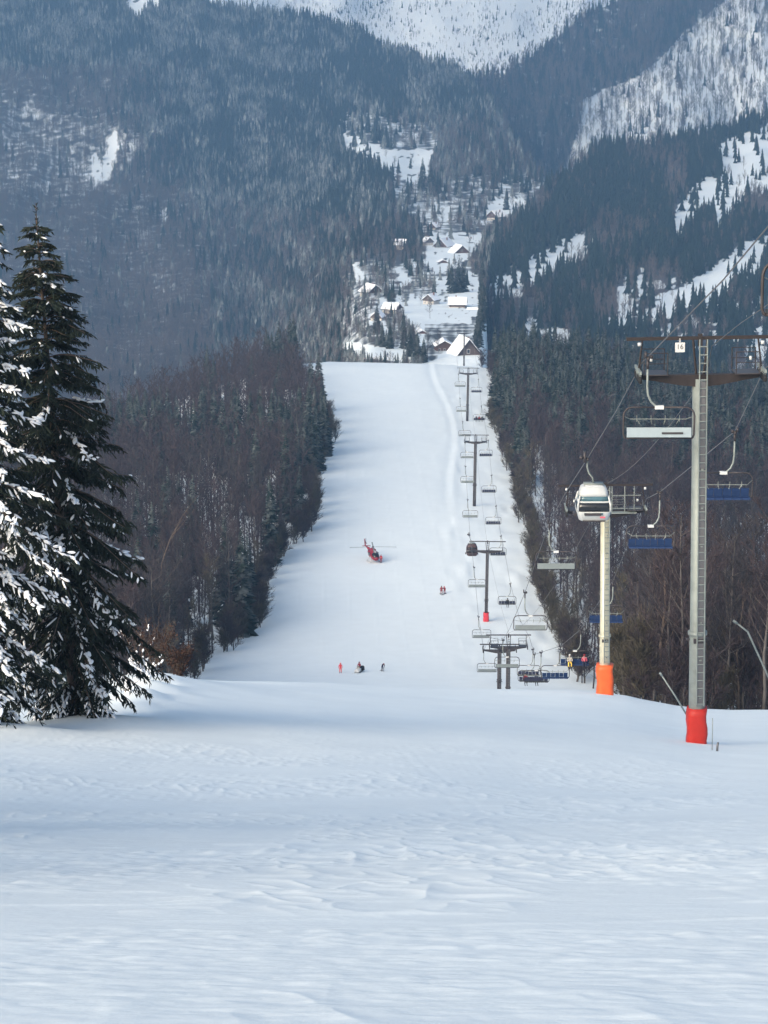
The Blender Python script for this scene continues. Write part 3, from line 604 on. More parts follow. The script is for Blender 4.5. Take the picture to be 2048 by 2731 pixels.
# ------------------------------------------------------------------ big spruces at the left
def lump(mb, c, d, L, wd, hgt, rng):
    """one clump of snow: a lumpy rounded body lying along direction d"""
    d = d.normalized(); s = d.cross(Vector((0, 0, 1)))
    s = s.normalized() if s.length > .05 else Vector((1, 0, 0)); up = s.cross(d)
    rings = []
    for k, (t, q) in enumerate(((-1, .25), (-.6, .85), (0, 1), (.6, .8), (1, .2))):
        q *= rng.uniform(.75, 1.2); ring = []
        for j in range(6):
            a = 6.283 * j / 6; ring.append(c + d * (t * L / 2) + s * (math.cos(a) * wd * q) + up * (math.sin(a) * hgt * q + (.15 * hgt)))
        rings.append(ring)
    mb.loft(rings)
def hero_spruce(name, label, x, y, H, Rm, seed, snow_p, snow_sz, lean=(0, 0), low=0.02, side=None, pw=.78, bare_top=True):
    rng = random.Random(seed); z0 = gz(x, y) - .4
    root = empty(name, label, 'tree', (x, y, z0), 0)
    tk = MB(); top = Vector((lean[0], lean[1], H))
    tk.tube([top * (k / 8) for k in range(9)], [.30 * (1 - .93 * k / 8) for k in range(9)], 8)
    V, Fc = [], []; sn = MB(); br = MB()
    def card(p, d, L, wd):
        r = Vector((rng.uniform(-1, 1), rng.uniform(-1, 1), rng.uniform(-1, 1))); s = d.cross(r)
        s = s.normalized() * wd if s.length > 1e-4 else Vector((wd, 0, 0)); b = len(V); q = p + d * L; mid = p + d * L * .4
        V.extend([tuple(p), tuple(mid - s), tuple(q), tuple(mid + s)]); Fc.append((b, b + 1, b + 2)); Fc.append((b, b + 2, b + 3))
    h = H * low; az = [rng.uniform(.8, 1.12) for _ in range(12)]
    while h < H * .99:
        t = h / H; r = Rm * (1 - t) ** pw + .05; snow_k = (.22 + .78 * sstep(.62, .38, t)) * (.55 + .9 * vnoise(t * 9, seed * 3.3, 5)) if bare_top else 1.0; nb = 6 if t < .9 else 4; ph = rng.random() * 6
        r *= 1 + .16 * math.sin(t * 23 + seed) * (1 - t)
        for j in range(nb):
            a = ph + 6.283 * j / nb + rng.uniform(-.3, .3); L = r * rng.uniform(.5, 1.15) * az[int((a % 6.283) / 6.283 * 12) % 12] * (.50 + .50 * min(1, t / .34))
            if t > .93: L *= .7
            out = Vector((math.cos(a), math.sin(a), 0)); drop = (.12 + .68 * (1 - t)) * L * rng.uniform(.7, 1.3)
            p0 = top * min(.985, max(.015, t + rng.uniform(-.018, .018))); pts = []
            for k in range(7):
                s = k / 6; zz = .16 * L * math.sin(s * 2.2) * (1 if t > .55 else .5) - drop * s ** 1.6 + (.10 * L * max(0, s - .75) * 4 if t < .8 else .12 * L * s)
                pts.append(p0 + out * (L * s) + Vector((0, 0, zz)))
            br.tube(pts, [.035 * (1 - .8 * k / 6) * (.5 + .5 * (1 - t)) + .006 for k in range(7)], 4, cap=False)
            sd_ = Vector((-out.y, out.x, 0)); nt_ = max(3, int(L / .145))
            for k in range(nt_):
                s = .12 + .88 * (k + rng.random()) / nt_; f = min(s * 6, 5.999); i = int(f); p = pts[i].lerp(pts[i + 1], f - i); dl = (pts[i + 1] - pts[i]).normalized()
                wl = (.30 + .55 * math.sin(min(1, s * 1.15) * 2.6)) * (.45 + .55 * min(1, L / 3))
                for sg in (-1, 1):
                    hang = rng.uniform(.25, 1.1) * (1 if t < .75 else .35)
                    d = (dl * rng.uniform(.5, 1.1) + sd_ * sg * rng.uniform(.6, 1.0) + Vector((0, 0, -hang))).normalized(); tl = wl * rng.uniform(.6, 1.2)
                    card(p, d, tl, .05)
                    for c in range(5):
                        q = p + d * tl * rng.uniform(.1, .95); dd = (d + Vector((rng.uniform(-1, 1), rng.uniform(-1, 1), rng.uniform(-1.1, .3))) * .8).normalized(); card(q, dd, rng.uniform(.16, .34), .036)
                    sp = snow_k * snow_p * (1.0 if side is None else (1.35 if out.x * side[0] + out.y * side[1] > .25 else .45))
                    if rng.random() < sp * .30 * (.35 + s): lump(sn, p + d * tl * .5 + Vector((0, 0, .05)), d, tl * rng.uniform(.35, .7), rng.uniform(.04, .075) * snow_sz, .045 * snow_sz, rng)
            if rng.random() < snow_k * snow_p * (1.0 if side is None else (1.3 if out.x * side[0] + out.y * side[1] > .25 else .5)):
                s0 = rng.uniform(.25, .6); m = 0
                while s0 < 1.0 and m < 14:
                    f = min(s0 * 6, 5.999); i = int(f); p = pts[i].lerp(pts[i + 1], f - i)
                    ln = rng.uniform(.2, .42) * min(1, L / 2 + .3)
                    for e_ in range(3):
                        lump(sn, p + Vector((rng.gauss(0, .11), rng.gauss(0, .11), .04 + rng.gauss(0, .03))), (pts[i + 1] - pts[i]).normalized() + Vector((rng.gauss(0, .4), rng.gauss(0, .4), rng.gauss(0, .25))), ln * rng.uniform(.6, 1.3), rng.uniform(.05, .12) * snow_sz, rng.uniform(.04, .08) * snow_sz, rng)
                    s0 += ln / L * rng.uniform(.6, 1.1); m += 1
        h += (.30 + .16 * (1 - t)) * (.75 if t > .8 else 1)
    tk.tube([top, top + Vector((0, 0, .7))], [.025, .01], 5)
    for k in range(26): card(top + Vector((0, 0, rng.uniform(-.5, .65))), Vector((rng.uniform(-1, 1), rng.uniform(-1, 1), rng.uniform(.2, 1.2))).normalized(), .22, .03)
    tk.build('trunk', M['bark'], root, True)
    link('crown', make_mesh('crown', V, np.array(Fc), M['hero_needle']), root)
    br.build('branches', M['bark'], root)
    sn.build('snow_load', M['snow_plain'], root, True)
    return root
p = P(205, 1925, 100)
hero_spruce('spruce_tree', 'tall dark spruce with drooping snow-streaked branches, its pointed top clear of its neighbour', p.x, p.y, 21.5, 5.0, 3, .42, .8, (-1.1, 0), .02, (-.5, -.85), .64)
p = P(-75, 1960, 92)
hero_spruce('spruce_tree', 'heavily snow-laden spruce cut by the picture edge with long white-loaded boughs', p.x, p.y, 22.0, 5.0, 11, .8, .85, (0, 0), .02, (.5, -.85), .5, False)
for k, (x, y, H) in enumerate(((-12, 20, 17), (-17, 27, 21), (-13, 36, 18), (-22, 38, 22), (-16, 47, 19), (-25, 52, 21))):  # added out of view to cast the soft shade band over the snow
    g = 'unseen spruces added to shade the slope'
    o = empty('spruce_tree', 'unseen spruce added left of the slope to cast shade on the snow', 'tree', (x, y, gz(x, y) - .2), k, g); s = H / 20; o.scale = (s, s, s)
    t, c = SN[k % 4]; link('trunk', t, o); link('crown', c, o)
# dry beech shrub, brush and twigs poking out of the bank behind the spruce
def shrub(name, label, u, v, y, h, r, n, leaf, seed, sn=0):
    rng = random.Random(seed); p = P(u, v, y); z = gz(p.x, p.y); root = empty(name, label, 'shrub', (p.x, p.y, z - .1))
    st = MB(); V, Fc = [], []; sl = MB()
    for k in range(n):
        a = rng.random() * 6.28; d = Vector((math.cos(a) * r, math.sin(a) * r, h)) * rng.uniform(.5, 1); m = d * .5 + Vector((0, 0, .15 * h)); st.tube([(0, 0, 0), m, d], [.02, .014, .005], 3, cap=False)
        for j in range(int(leaf)):
            q = (m.lerp(d, rng.random()) if rng.random() < .7 else m * rng.random()) + Vector((rng.gauss(0, .14), rng.gauss(0, .14), rng.gauss(0, .14))); b = len(V); s1 = Vector((rng.gauss(0, .05), rng.gauss(0, .05), rng.gauss(0, .05))); s2 = Vector((rng.gauss(0, .05), rng.gauss(0, .05), rng.gauss(0, .05)))
            V.extend([tuple(q), tuple(q + s1), tuple(q + s1 + s2), tuple(q + s2)]); Fc.append((b, b + 1, b + 2)); Fc.append((b, b + 2, b + 3))
        if sn:
            for j in range(5):
                if rng.random() < sn: lump(sl, d * rng.uniform(.2, .95) + Vector((rng.uniform(-.15, .15), rng.uniform(-.15, .15), 0)), d, rng.uniform(.12, .3), .07, .05, rng)
    st.build('stems', M['bark'], root)
    if V: link('leaves', make_mesh('leaves', V, np.array(Fc), M['rust']), root)
    if sn: sl.build('snow_load', M['snow_plain'], root, True)
    return root
shrub('beech_shrub', 'rust-brown dry-leaved beech shrub at the crest beside the snow bank', 478, 1796, 132, 2.1, .9, 46, 42, 1)
shrub('beech_shrub', 'taller brown shrub half hidden behind the dark spruce', 415, 1790, 136, 3.2, 1.3, 46, 26, 2)
shrub('beech_shrub', 'olive-brown shrub touching the spruce boughs above the bank', 370, 1790, 138, 3.6, 1.3, 40, 14, 5, .2)
shrub('snowy_shrub', 'snow-covered twiggy shrub sticking out of the white bank', 395, 1815, 120, 1.3, 1.0, 26, 0, 3, .7)
shrub('snowy_shrub', 'small snowy twigs on the bank close to the spruce', 340, 1835, 116, 1.0, .8, 20, 0, 4, .7)
# leaning bare tree behind the spruce
def lone_tree(name, label, pts, r, seed):
    rng = random.Random(seed); pts = [Vector(q) for q in pts]; root = empty(name, label, 'tree', pts[0]); mb = MB(); cr = MB()
    q = [p - pts[0] for p in pts]; n = len(q); mb.tube(q, [r * (1 - .8 * k / (n - 1)) for k in range(n)], 6)
    for k in range(1, n):
        for j in range(3):
            a = rng.random() * 6.28; d = (q[k] - q[k - 1]).normalized() + Vector((math.cos(a), math.sin(a) * .5, rng.uniform(-.1, .8))) * .9; e = q[k - 1].lerp(q[k], rng.random())
            f1 = e + d * 1.2; f2 = f1 + (d + Vector((rng.uniform(-.6, .6), 0, .4))) * 1.2; cr.tube([e, f1, f2], [r * .3, r * .18, r * .05], 4, cap=False)
            for i in range(4): g0 = e.lerp(f2, rng.random()); cr.tube([g0, g0 + Vector((rng.uniform(-1, 1), rng.uniform(-.5, .5), rng.uniform(.1, 1)))], [.02, .006], 3, cap=False)
    mb.build('trunk', M['bark'], root, True); cr.build('branches', M['bark'], root, True)
lone_tree('bare_tree', 'forked pale bare tree spreading its limbs behind the dark spruce', [P(418, 1770, 325), P(425, 1600, 325), P(432, 1500, 325), P(452, 1440, 325), P(490, 1370, 325)], .15, 8)
lone_tree('bare_tree', 'pale bare trunk with crooked crown behind the tall steel pylon', [P(1760, 1850, 225), P(1762, 1720, 225), P(1775, 1610, 225), P(1772, 1530, 225), P(1790, 1460, 225)], .2, 9)
lone_tree('bare_tree', 'slim bare tree with low branches right of the red padded pylon', [P(1972, 1905, 225), P(1970, 1830, 225), P(1965, 1740, 225), P(1975, 1660, 225), P(1990, 1560, 225)], .16, 10)
# ------------------------------------------------------------------ lift pylons
def sheaves(sx, wheels, n=6, L=2.4, z=0, hd=M['steel'], tilt=0):
    fr = MB(); fr.box((sx, 0, z + .12), (.10, L, .16)); fr.box((sx, -L * .25, z - .1), (.08, L * .4, .12)); fr.box((sx, L * .25, z - .1), (.08, L * .4, .12)); fr.box((sx, 0, z - .05), (.12, .25, .4))
    wh = []
    for k in range(n):
        y = -L / 2 + L * (k + .5) / n; w_ = MB(); w_.tube([(sx - .06, y, z - .22), (sx + .06, y, z - .22)], .19, 12); wh.append(w_)
    return fr, wh
def pylon(label, u, v, y, zc, r0, r1, gauge, ms, padm=None, padh=2.2, padw=1.45, lift_h=2.0, sign=None, cage=False, lean=0.0, fold=0, group=None):
    """zc: height of the crossarm over the base"""
    p = P(u, v, y); root = empty('lift_pylon', label, 'pylon', (p.x, p.y, p.z)); root.rotation_euler = (0, lean, 0)
    mb = MB(); mb.tube([(0, 0, -2.5), (0, 0, zc * .33), (0, 0, zc * .335), (0, 0, zc)], [r0 * 1.03, r0 * .97, r0 * .93, r1], 14)
    mb.tube([(0, 0, zc * .33 - .12), (0, 0, zc * .33 + .05)], r0 * 1.18, 14); mb.build('pole', ms, root, True)
    col = MB(); col.box((0, 0, zc * .33 - .35), (r0 * 2.7, .12, .10)); col.box((0, -r0 * .9, zc * .33 - .35), (r0 * 1.2, .2, .22)); col.build('collar', M['steel_dark'], root)
    ld = MB(); w_ = .18; lx = r0 * .25; yy = -r0 - .13
    zl = padh + .25 if padm is not None else 1.0
    for s in (-1, 1): ld.tube([(lx + s * w_, yy, zl), (lx + s * w_, yy, zc + lift_h)], .036, 4)
    z = zl + .1
    while z < zc + lift_h: ld.tube([(lx - w_, yy, z), (lx + w_, yy, z)], .03, 4, cap=False); z += .40
    for k in range(8): ld.box((lx, yy + .08, zl + .4 + k * (zc - zl) / 8.5), (.1, .16, .05))
    ld.build('ladder', M['steel'] if ms is not M['steel_dark'] else M['steel_dark'], root)
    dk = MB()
    if ms is not M['steel_warm']: dk.box((lx, -r0 + .035 * 1, (zl + zc) / 2), (.27, .09, zc - zl - .2))  # dark strip standing in for the shade between the ladder rungs
    if dk.v: dk.build('ladder_shade_strip', M['cable'], root)
    hg = gauge / 2; am = MB()
    for s in (-1, 1):
        rings = []
        for t, hh, ww in ((.0, .30, .26), (.35, .25, .22), (.75, .15, .17), (1.0, .10, .14)):
            x = s * t * (hg - .15); rings.append([Vector((x, -ww, zc + .22)), Vector((x, ww, zc + .22)), Vector((x, ww, zc + .22 - 2 * hh)), Vector((x, -ww, zc + .22 - 2 * hh))][::s])
        am.loft(rings)
    am.build('crossarm', M['steel_brown'] if ms is not M['steel_dark'] else M['steel_dark'], root)
    lb = MB(); zt = zc + lift_h; lb.box((0, 0, zt), (gauge * 1.19, .16, .16)); lb.box((0, 0, zt - .1), (.2, .22, lift_h * .3))
    for s in (-1, 1): lb.tube([(s * hg * .93, 0, zt), (s * hg * 1.0, 0, zc + .25)], .045, 6); lb.tube([(s * .35, 0, zt), (s * .18, 0, zc + .2)], .06, 6)
    lb.build('lifting_frame', M['steel_brown'] if ms is not M['steel_dark'] else M['steel_dark'], root)
    if padh > 2:
        for s in (-1, 1):
            pf = MB()
            x0, x1 = s * hg * .55, s * hg * .93
            for xx in (x0, x1): pf.tube([(xx, -.75, zc + .3), (xx, -.75, zc + 1.35)], .025, 4); pf.tube([(xx, .75, zc + .3), (xx, .75, zc + 1.35)], .025, 4)
            for q in (-.75, .75): pf.tube([(x0, q, zc + 1.35), (x1, q, zc + 1.35)], .022, 4); pf.tube([(x0, q, zc + .85), (x1, q, zc + .85)], .018, 4)
            pf.box((s * hg * .74, 0, zc + .30), (hg * .4, 1.5, .05))
            pf.build('service_platform', M['steel_dark'], root)
    if cage:
        cg = MB()
        for x in (.45, 1.4, 2.1): cg.tube([(x, -.5, zc + .1), (x, -.5, zt)], .035, 4)
        for z in (zc + .4, zc + 1.4): cg.tube([(.45, -.5, z), (2.6, -.5, z)], .03, 4)
        for k in range(5): cg.tube([(.45, -.5, zc + .5 + k * .2), (1.4, -.5, zc + .5 + k * .2)], .012, 3)
        cg.box((1.3, -.5, zc + .12), (1.9, .7, .06)); cg.build('railing', M['steel'], root)
    for s in (-1, 1):
        fr, wh = sheaves(s * hg, 6, z=zc + .35); o = fr.build('sheave_assembly', M['steel'] if ms is not M['steel_dark'] else M['steel_dark'], root)
        for w_ in wh: w_.build('wheel', M['rubber'], o, True)
        if padh > 2:
            lm = MB(); lm.tube([(s * hg * .99, -.3, zt - .14), (s * hg * .99, -.3, zt - .30)], .09, 8); lm.tube([(s * hg * .8, -.3, zc + .9), (s * hg * .8, -.3, zc + 1.08)], .07, 8); lm.build('switch_box', M['white'], root, True)
    if sign is not None:
        sx = sign[0]; sg = MB(); sg.box((sx, -.14, zt - .42), (.46, .03, .46)); sg.box((sx, -.10, zt - .1), (.04, .03, .2)); so = sg.build('number_sign', M['white'], root)
        if sign[1]:
            c = bpy.data.curves.new('sign_number', 'FONT'); c.body = sign[1]; c.size = .34; c.extrude = .004; c.align_x = 'CENTER'; c.align_y = 'CENTER'; c.materials.append(M['steel_dark'])
            t0 = bpy.data.objects.new('tmp', c); COL.objects.link(t0); me_ = bpy.data.meshes.new_from_object(t0.evaluated_get(bpy.context.evaluated_depsgraph_get())); bpy.data.objects.remove(t0); t = link('sign_number', me_, so); t.location = (sx, -.162, zt - .40); t.rotation_euler = (math.pi / 2, 0, 0)
    if padm is not None:
        rings = []; rng = random.Random(int(u)); n = 20
        for k in range(9):
            z = -.25 + (padh + .25) * k / 8; ring = []; wob = .03 * math.sin(k * 1.7)
            for j in range(n):
                a = 6.283 * j / n; sq = 1 / max(abs(math.cos(a)), abs(math.sin(a))) ** .75; q = padw / 2 * .86 * sq * (1 + .035 * math.sin(a * 3 + k * .9) + rng.uniform(-.015, .015)) * (1 + .06 * (1 - k / 8))
                if fold: q *= 1 - .16 * math.exp(-((k - 3) / 1.3) ** 2) * max(0, -math.cos(a))
                ring.append(Vector((q * math.cos(a) + wob, q * math.sin(a), z + (.05 * math.sin(j * 1.9) if k == 8 else 0))))
            rings.append(ring)
        pd = MB(); pd.loft(rings); pd.build('safety_pad', padm, root, True)
    return root
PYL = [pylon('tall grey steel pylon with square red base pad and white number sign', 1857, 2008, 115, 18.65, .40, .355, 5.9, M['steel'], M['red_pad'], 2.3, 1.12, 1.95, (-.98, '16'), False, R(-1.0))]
PYL.append(pylon('sunlit pale pylon with a folded orange pad, partly behind the gondola cabin', 1612, 1852, 178, 14.1, .40, .36, 5.9, M['steel_warm'], M['orange_pad'], 2.35, 1.45, 2.1, (-.95, ''), True, R(-.8), 1))
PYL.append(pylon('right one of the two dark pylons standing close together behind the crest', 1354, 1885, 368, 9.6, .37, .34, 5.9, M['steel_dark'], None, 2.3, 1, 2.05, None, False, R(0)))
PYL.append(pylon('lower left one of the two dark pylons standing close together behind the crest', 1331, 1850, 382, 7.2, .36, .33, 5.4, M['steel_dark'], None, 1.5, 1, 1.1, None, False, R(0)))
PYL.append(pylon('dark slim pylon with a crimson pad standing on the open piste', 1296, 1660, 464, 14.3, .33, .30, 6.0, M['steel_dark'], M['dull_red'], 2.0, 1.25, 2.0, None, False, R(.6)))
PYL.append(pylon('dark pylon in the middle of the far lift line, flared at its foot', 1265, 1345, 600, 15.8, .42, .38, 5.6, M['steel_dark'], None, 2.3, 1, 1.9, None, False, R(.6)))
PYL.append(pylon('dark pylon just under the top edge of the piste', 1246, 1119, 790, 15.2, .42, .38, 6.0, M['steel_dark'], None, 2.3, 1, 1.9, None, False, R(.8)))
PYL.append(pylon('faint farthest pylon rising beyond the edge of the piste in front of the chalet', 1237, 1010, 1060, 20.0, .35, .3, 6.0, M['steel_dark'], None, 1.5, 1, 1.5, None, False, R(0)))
# ------------------------------------------------------------------ cables
LEFT = [(2620, 0, 50), (2150, 460, 66), (2060, 590, 76), (1930, 745, 88.5), (1712, 968, 115), (1642, 1098, 127), (1567, 1222, 140), (1507, 1316, 178), (1465, 1395, 193), (1400, 1580, 235), (1360, 1675, 290), (1340, 1709, 320), (1308, 1700, 368), (1290, 1733, 395), (1276, 1645, 420), (1264, 1513, 447), (1254, 1440, 464), (1247, 1333, 515), (1241, 1244, 555), (1240, 1168, 600), (1232, 1115, 650), (1226, 1057, 700), (1222, 992, 750), (1222, 989, 790), (1216, 935, 900), (1212, 880, 1060)]
RIGHT = [(3100, 300, 60), (2560, 560, 80), (2200, 850, 100), (2038, 985, 115), (1960, 1150, 135), (1760, 1312, 163), (1724, 1330, 178), (1635, 1548, 215), (1549, 1678, 250), (1497, 1722, 275), (1443, 1740, 300), (1425, 1745, 330), (1412, 1700, 368), (1385, 1650, 405), (1361, 1557, 437), (1340, 1440, 464), (1336, 1430, 475), (1323, 1350, 505), (1311, 1268, 540), (1302, 1175, 592), (1300, 1166, 600), (1284, 1083, 660), (1276, 1012, 720), (1275, 990, 790), (1266, 940, 900), (1258, 880, 1060)]
def cable_at(tab, y):
    ys_ = [t[2] for t in tab]; pts = [P(*t) for t in tab]
    return Vector((float(np.interp(y, ys_, [q.x for q in pts])), y, float(np.interp(y, ys_, [q.z for q in pts]))))
def cable(name, label, pts, r):
    mb = MB(); mb.tube(pts, r, 6); tag(mb.build(name, M['cable'], None, True), label, 'cable')
def smooth_path(tab, n=4):
    pts = [P(*t) for t in tab]; out = []
    for i in range(len(pts) - 1):
        a, b = pts[i], pts[i + 1]; out += [a.lerp(b, k / n) for k in range(n)]
    return out + [pts[-1]]
cable('haul_cable', 'left steel haul cable of the lift, running from the tall pylon down to the valley', [P(*t) for t in LEFT], .028)
cable('haul_cable', 'right steel haul cable carrying the blue seats up towards the viewer', [P(*t) for t in RIGHT], .028)
def top_of(o, zc): return o.matrix_world @ Vector((0, 0, zc)) if False else Vector(o.location) + Vector((0, 0, zc))
comm = [P(2500, 560, 60), P(2048, 812, 95), P(1975, 862, 106)] + [top_of(PYL[0], 20.2) + Vector((.2, 0, 0))]
for a, b in ((top_of(PYL[0], 18.9), top_of(PYL[1], 16.4)), (top_of(PYL[1], 16.2), P(1357, 1688, 368)), (P(1357, 1688, 368), P(1298, 1440, 464)), (P(1298, 1440, 464), P(1268, 1163, 600)), (P(1268, 1163, 600), P(1248, 985, 790))):
    for k in range(9):
        t = k / 8; q = a.lerp(b, t); q.z -= 4 * .012 * (b - a).length * t * (1 - t); comm.append(q)
cable('communication_cable', 'thin signal cable strung between the pylon heads', comm, .016)
# ------------------------------------------------------------------ chairs
def chair_meshes(seatm, backm, facing):
    """local frame: grip at origin, +y away from the viewer; the seat's open side is towards y*facing"""
    out = {}; s = -facing
    g = MB(); g.box((0, 0, -.02), (.14, .42, .16)); g.box((-.12 * s, 0, .16), (.09, .5, .26)); g.tube([(.14 * s, -.16, .05), (.14 * s, .16, .05)], .09, 8); g.box((0, 0, -.3), (.12, .16, .42)); out['grip'] = (g.mesh('grip', M['steel_dark'], True), 0)
    h = MB(); pts = [(0, 0, -.35), (.0, 0, -1.35), (.04 * s, 0, -1.75), (.20 * s, 0, -2.08), (.40 * s, 0, -2.26), (.58 * s, 0, -2.30)]; h.tube(pts, [.05, .055, .055, .055, .05, .05], 8); out['hanger'] = (h.mesh('hanger', M['steel'], True), 0)
    cx = .58 * s; hb = MB(); hb.box((cx, 0, -2.33), (.42, .2, .17)); out['hub'] = (hb.mesh('hub', M['white']), 0)
    f = MB(); W, T, B = 1.66, -2.33, -3.80; pts = []
    for a in range(0, 91, 18): pts.append((cx - W + .42 - .42 * math.sin(R(a)), 0, T - .42 + .42 * math.cos(R(a))))
    pts += [(cx - W, 0, B + .5)] + [(cx - W + .12 - .12 * math.cos(R(a)), 0, B + .15 - .25 * math.sin(R(a)) + .1) for a in (20, 60, 90)]
    left_ = [(cx - .2, 0, T)] + pts; right_ = [(2 * cx - x, yq, z) for x, yq, z in left_]
    for q in (left_, right_): f.tube(q, .048, 6)
    f.tube([(cx - W + .1, 0, B), (cx + W - .1, 0, B)], .045, 6)
    for x in (-1.1, 0, 1.1): f.tube([(cx + x, 0, B), (cx + x, -.3 * facing, B - .02)], .03, 4)
    out['frame'] = (f.mesh('frame', M['steel_dark'], True), 0)
    bk = MB(); n = 6; w_ = (2 * W - .32) / n
    yb = .14 * facing
    Rm = Matrix.Rotation(R(12 * facing), 3, 'X')
    if facing < 0: bk.box((cx, yb, B + .30), (2 * W - .3, .07, .46), 0, Rm)
    else:
        for k in range(n): bk.box((cx - W + .16 + w_ * (k + .5), yb, B + .32), (w_ - .035, .09, .46 + .03 * (k % 2)), 0, Rm)
    out['backrest'] = (bk.mesh('backrest', backm), 0)
    st = MB()
    for k in range(n): st.box((cx - W + .16 + w_ * (k + .5), -.22 * facing, B + .05), (w_ - .025, .52, .11))
    out['seat'] = (st.mesh('seat', seatm), 0)
    ba = MB(); zb = T - .62; yb2 = -.35 * facing
    ba.tube([(cx - W + .35, yb2, zb), (cx + W - .35, yb2, zb)], .022, 5)
    for x in (-1.0, -.33, .33, 1.0): ba.tube([(cx + x, yb2, zb + .18), (cx + x, yb2, zb - .12)], .018, 4); ba.tube([(cx + x, yb2, zb + .0), (cx + x * .85, yb2 * 1.1, zb - .25)], .015, 4)
    ba.tube([(cx - W, 0, zb + .2), (cx - W + .35, yb2, zb)], .018, 4); ba.tube([(cx + W, 0, zb + .2), (cx + W - .35, yb2, zb)], .018, 4)
    out['safety_bar'] = (ba.mesh('safety_bar', M['steel']), 0)
    return out
CH = {'away': chair_meshes(M['seat_dark'], M['grey_seat'], -1), 'pale': chair_meshes(M['seat_dark'], M['pale_seat'], -1), 'blue': chair_meshes(M['blue'], M['blue'], 1), 'far': chair_meshes(M['seat_dark'], M['navy'], 1)}
def chair(label, tab, y, kind, group, du=0):
    q = cable_at(tab, y); o = empty('lift_chair', label, 'lift chair', (q.x, q.y, q.z - .05), 0, group)
    for nm, (me, _) in CH[kind].items(): link(nm, me, o)
    return o
GL, GR = 'chairs riding down the left cable', 'chairs riding up the right cable'
c1 = chair('nearest complete chair, pale backrest with dark stripe, hanging below the tall pylon crossarm', LEFT, 112.5, 'pale', GL)
lg = MB().box((.58 + .62, -.235, -3.52), (1.0, .012, .09)); lo = lg.build('dark_stripe', M['steel_dark'], None)
lo.parent = [c for c in c1.children if c.name.startswith('backrest')][0]
chair('large black-framed chair cut off by the right picture edge above the tall pylon', LEFT, 66, 'away', GL)
for y, l in ((193, 'empty grey chair left of the gondola cabin, in front of the bare wood'), (235, 'grey chair with curved hanger over the edge of the piste, above the two close pylons'), (318, 'large empty chair hanging directly left of the two close pylons'),
             (395, 'lowest left-cable chair over the piste, beside the two close pylons'), (420, 'left-cable chair next above the lowest, beside the two close pylon heads'), (447, 'left-cable chair beside the shaft of the crimson padded pylon'),
             (515, 'first left-cable chair above the crossarm of the crimson padded pylon'), (555, 'left-cable chair midway up the shaft of the flared middle pylon'), (592, 'left-cable chair just under the head of the flared middle pylon'),
             (640, 'left-cable chair level with the head of the flared middle pylon'), (695, 'left-cable chair beside the lower shaft of the uppermost piste pylon'), (745, 'pale small chair under the left arm of the uppermost piste pylon')):
    chair(l, LEFT, y, 'away', GL)
for y, k, l in ((135, 'blue', 'largest blue-seated chair, half behind the shaft of the tall grey pylon'), (163, 'blue', 'blue-seated chair between the gondola cabin and the tall grey pylon'), (215, 'blue', 'blue-seated chair partly hidden behind the pale pylon shaft'),
                (250, 'blue', 'chair carrying a yellow-clad and a pink-clad rider beside the orange pad'), (276, 'blue', 'empty blue chair half behind the crest next to the orange pad'), (300, 'far', 'dark-backed chair at the crest right of the two close pylons'),
                (340, 'far', 'chair crossing behind the right shaft of the two close pylons'), (330, 'far', 'chair with a red-clad rider low beside the two close pylons'), (437, 'far', 'chair with a single dark rider right of the crimson padded pylon'),
                (475, 'far', 'right-cable chair just below the arm of the crimson padded pylon'), (505, 'far', 'right-cable chair first above the crimson padded pylon'), (540, 'far', 'right-cable chair beside the lower shaft of the flared middle pylon'),
                (592, 'far', 'right-cable chair hanging from the arm of the flared middle pylon'), (660, 'far', 'far right-cable chair filled with dark riders'), (720, 'far', 'farthest right-cable chair beside the uppermost piste pylon')):
    chair(l, RIGHT, y, k, GR)
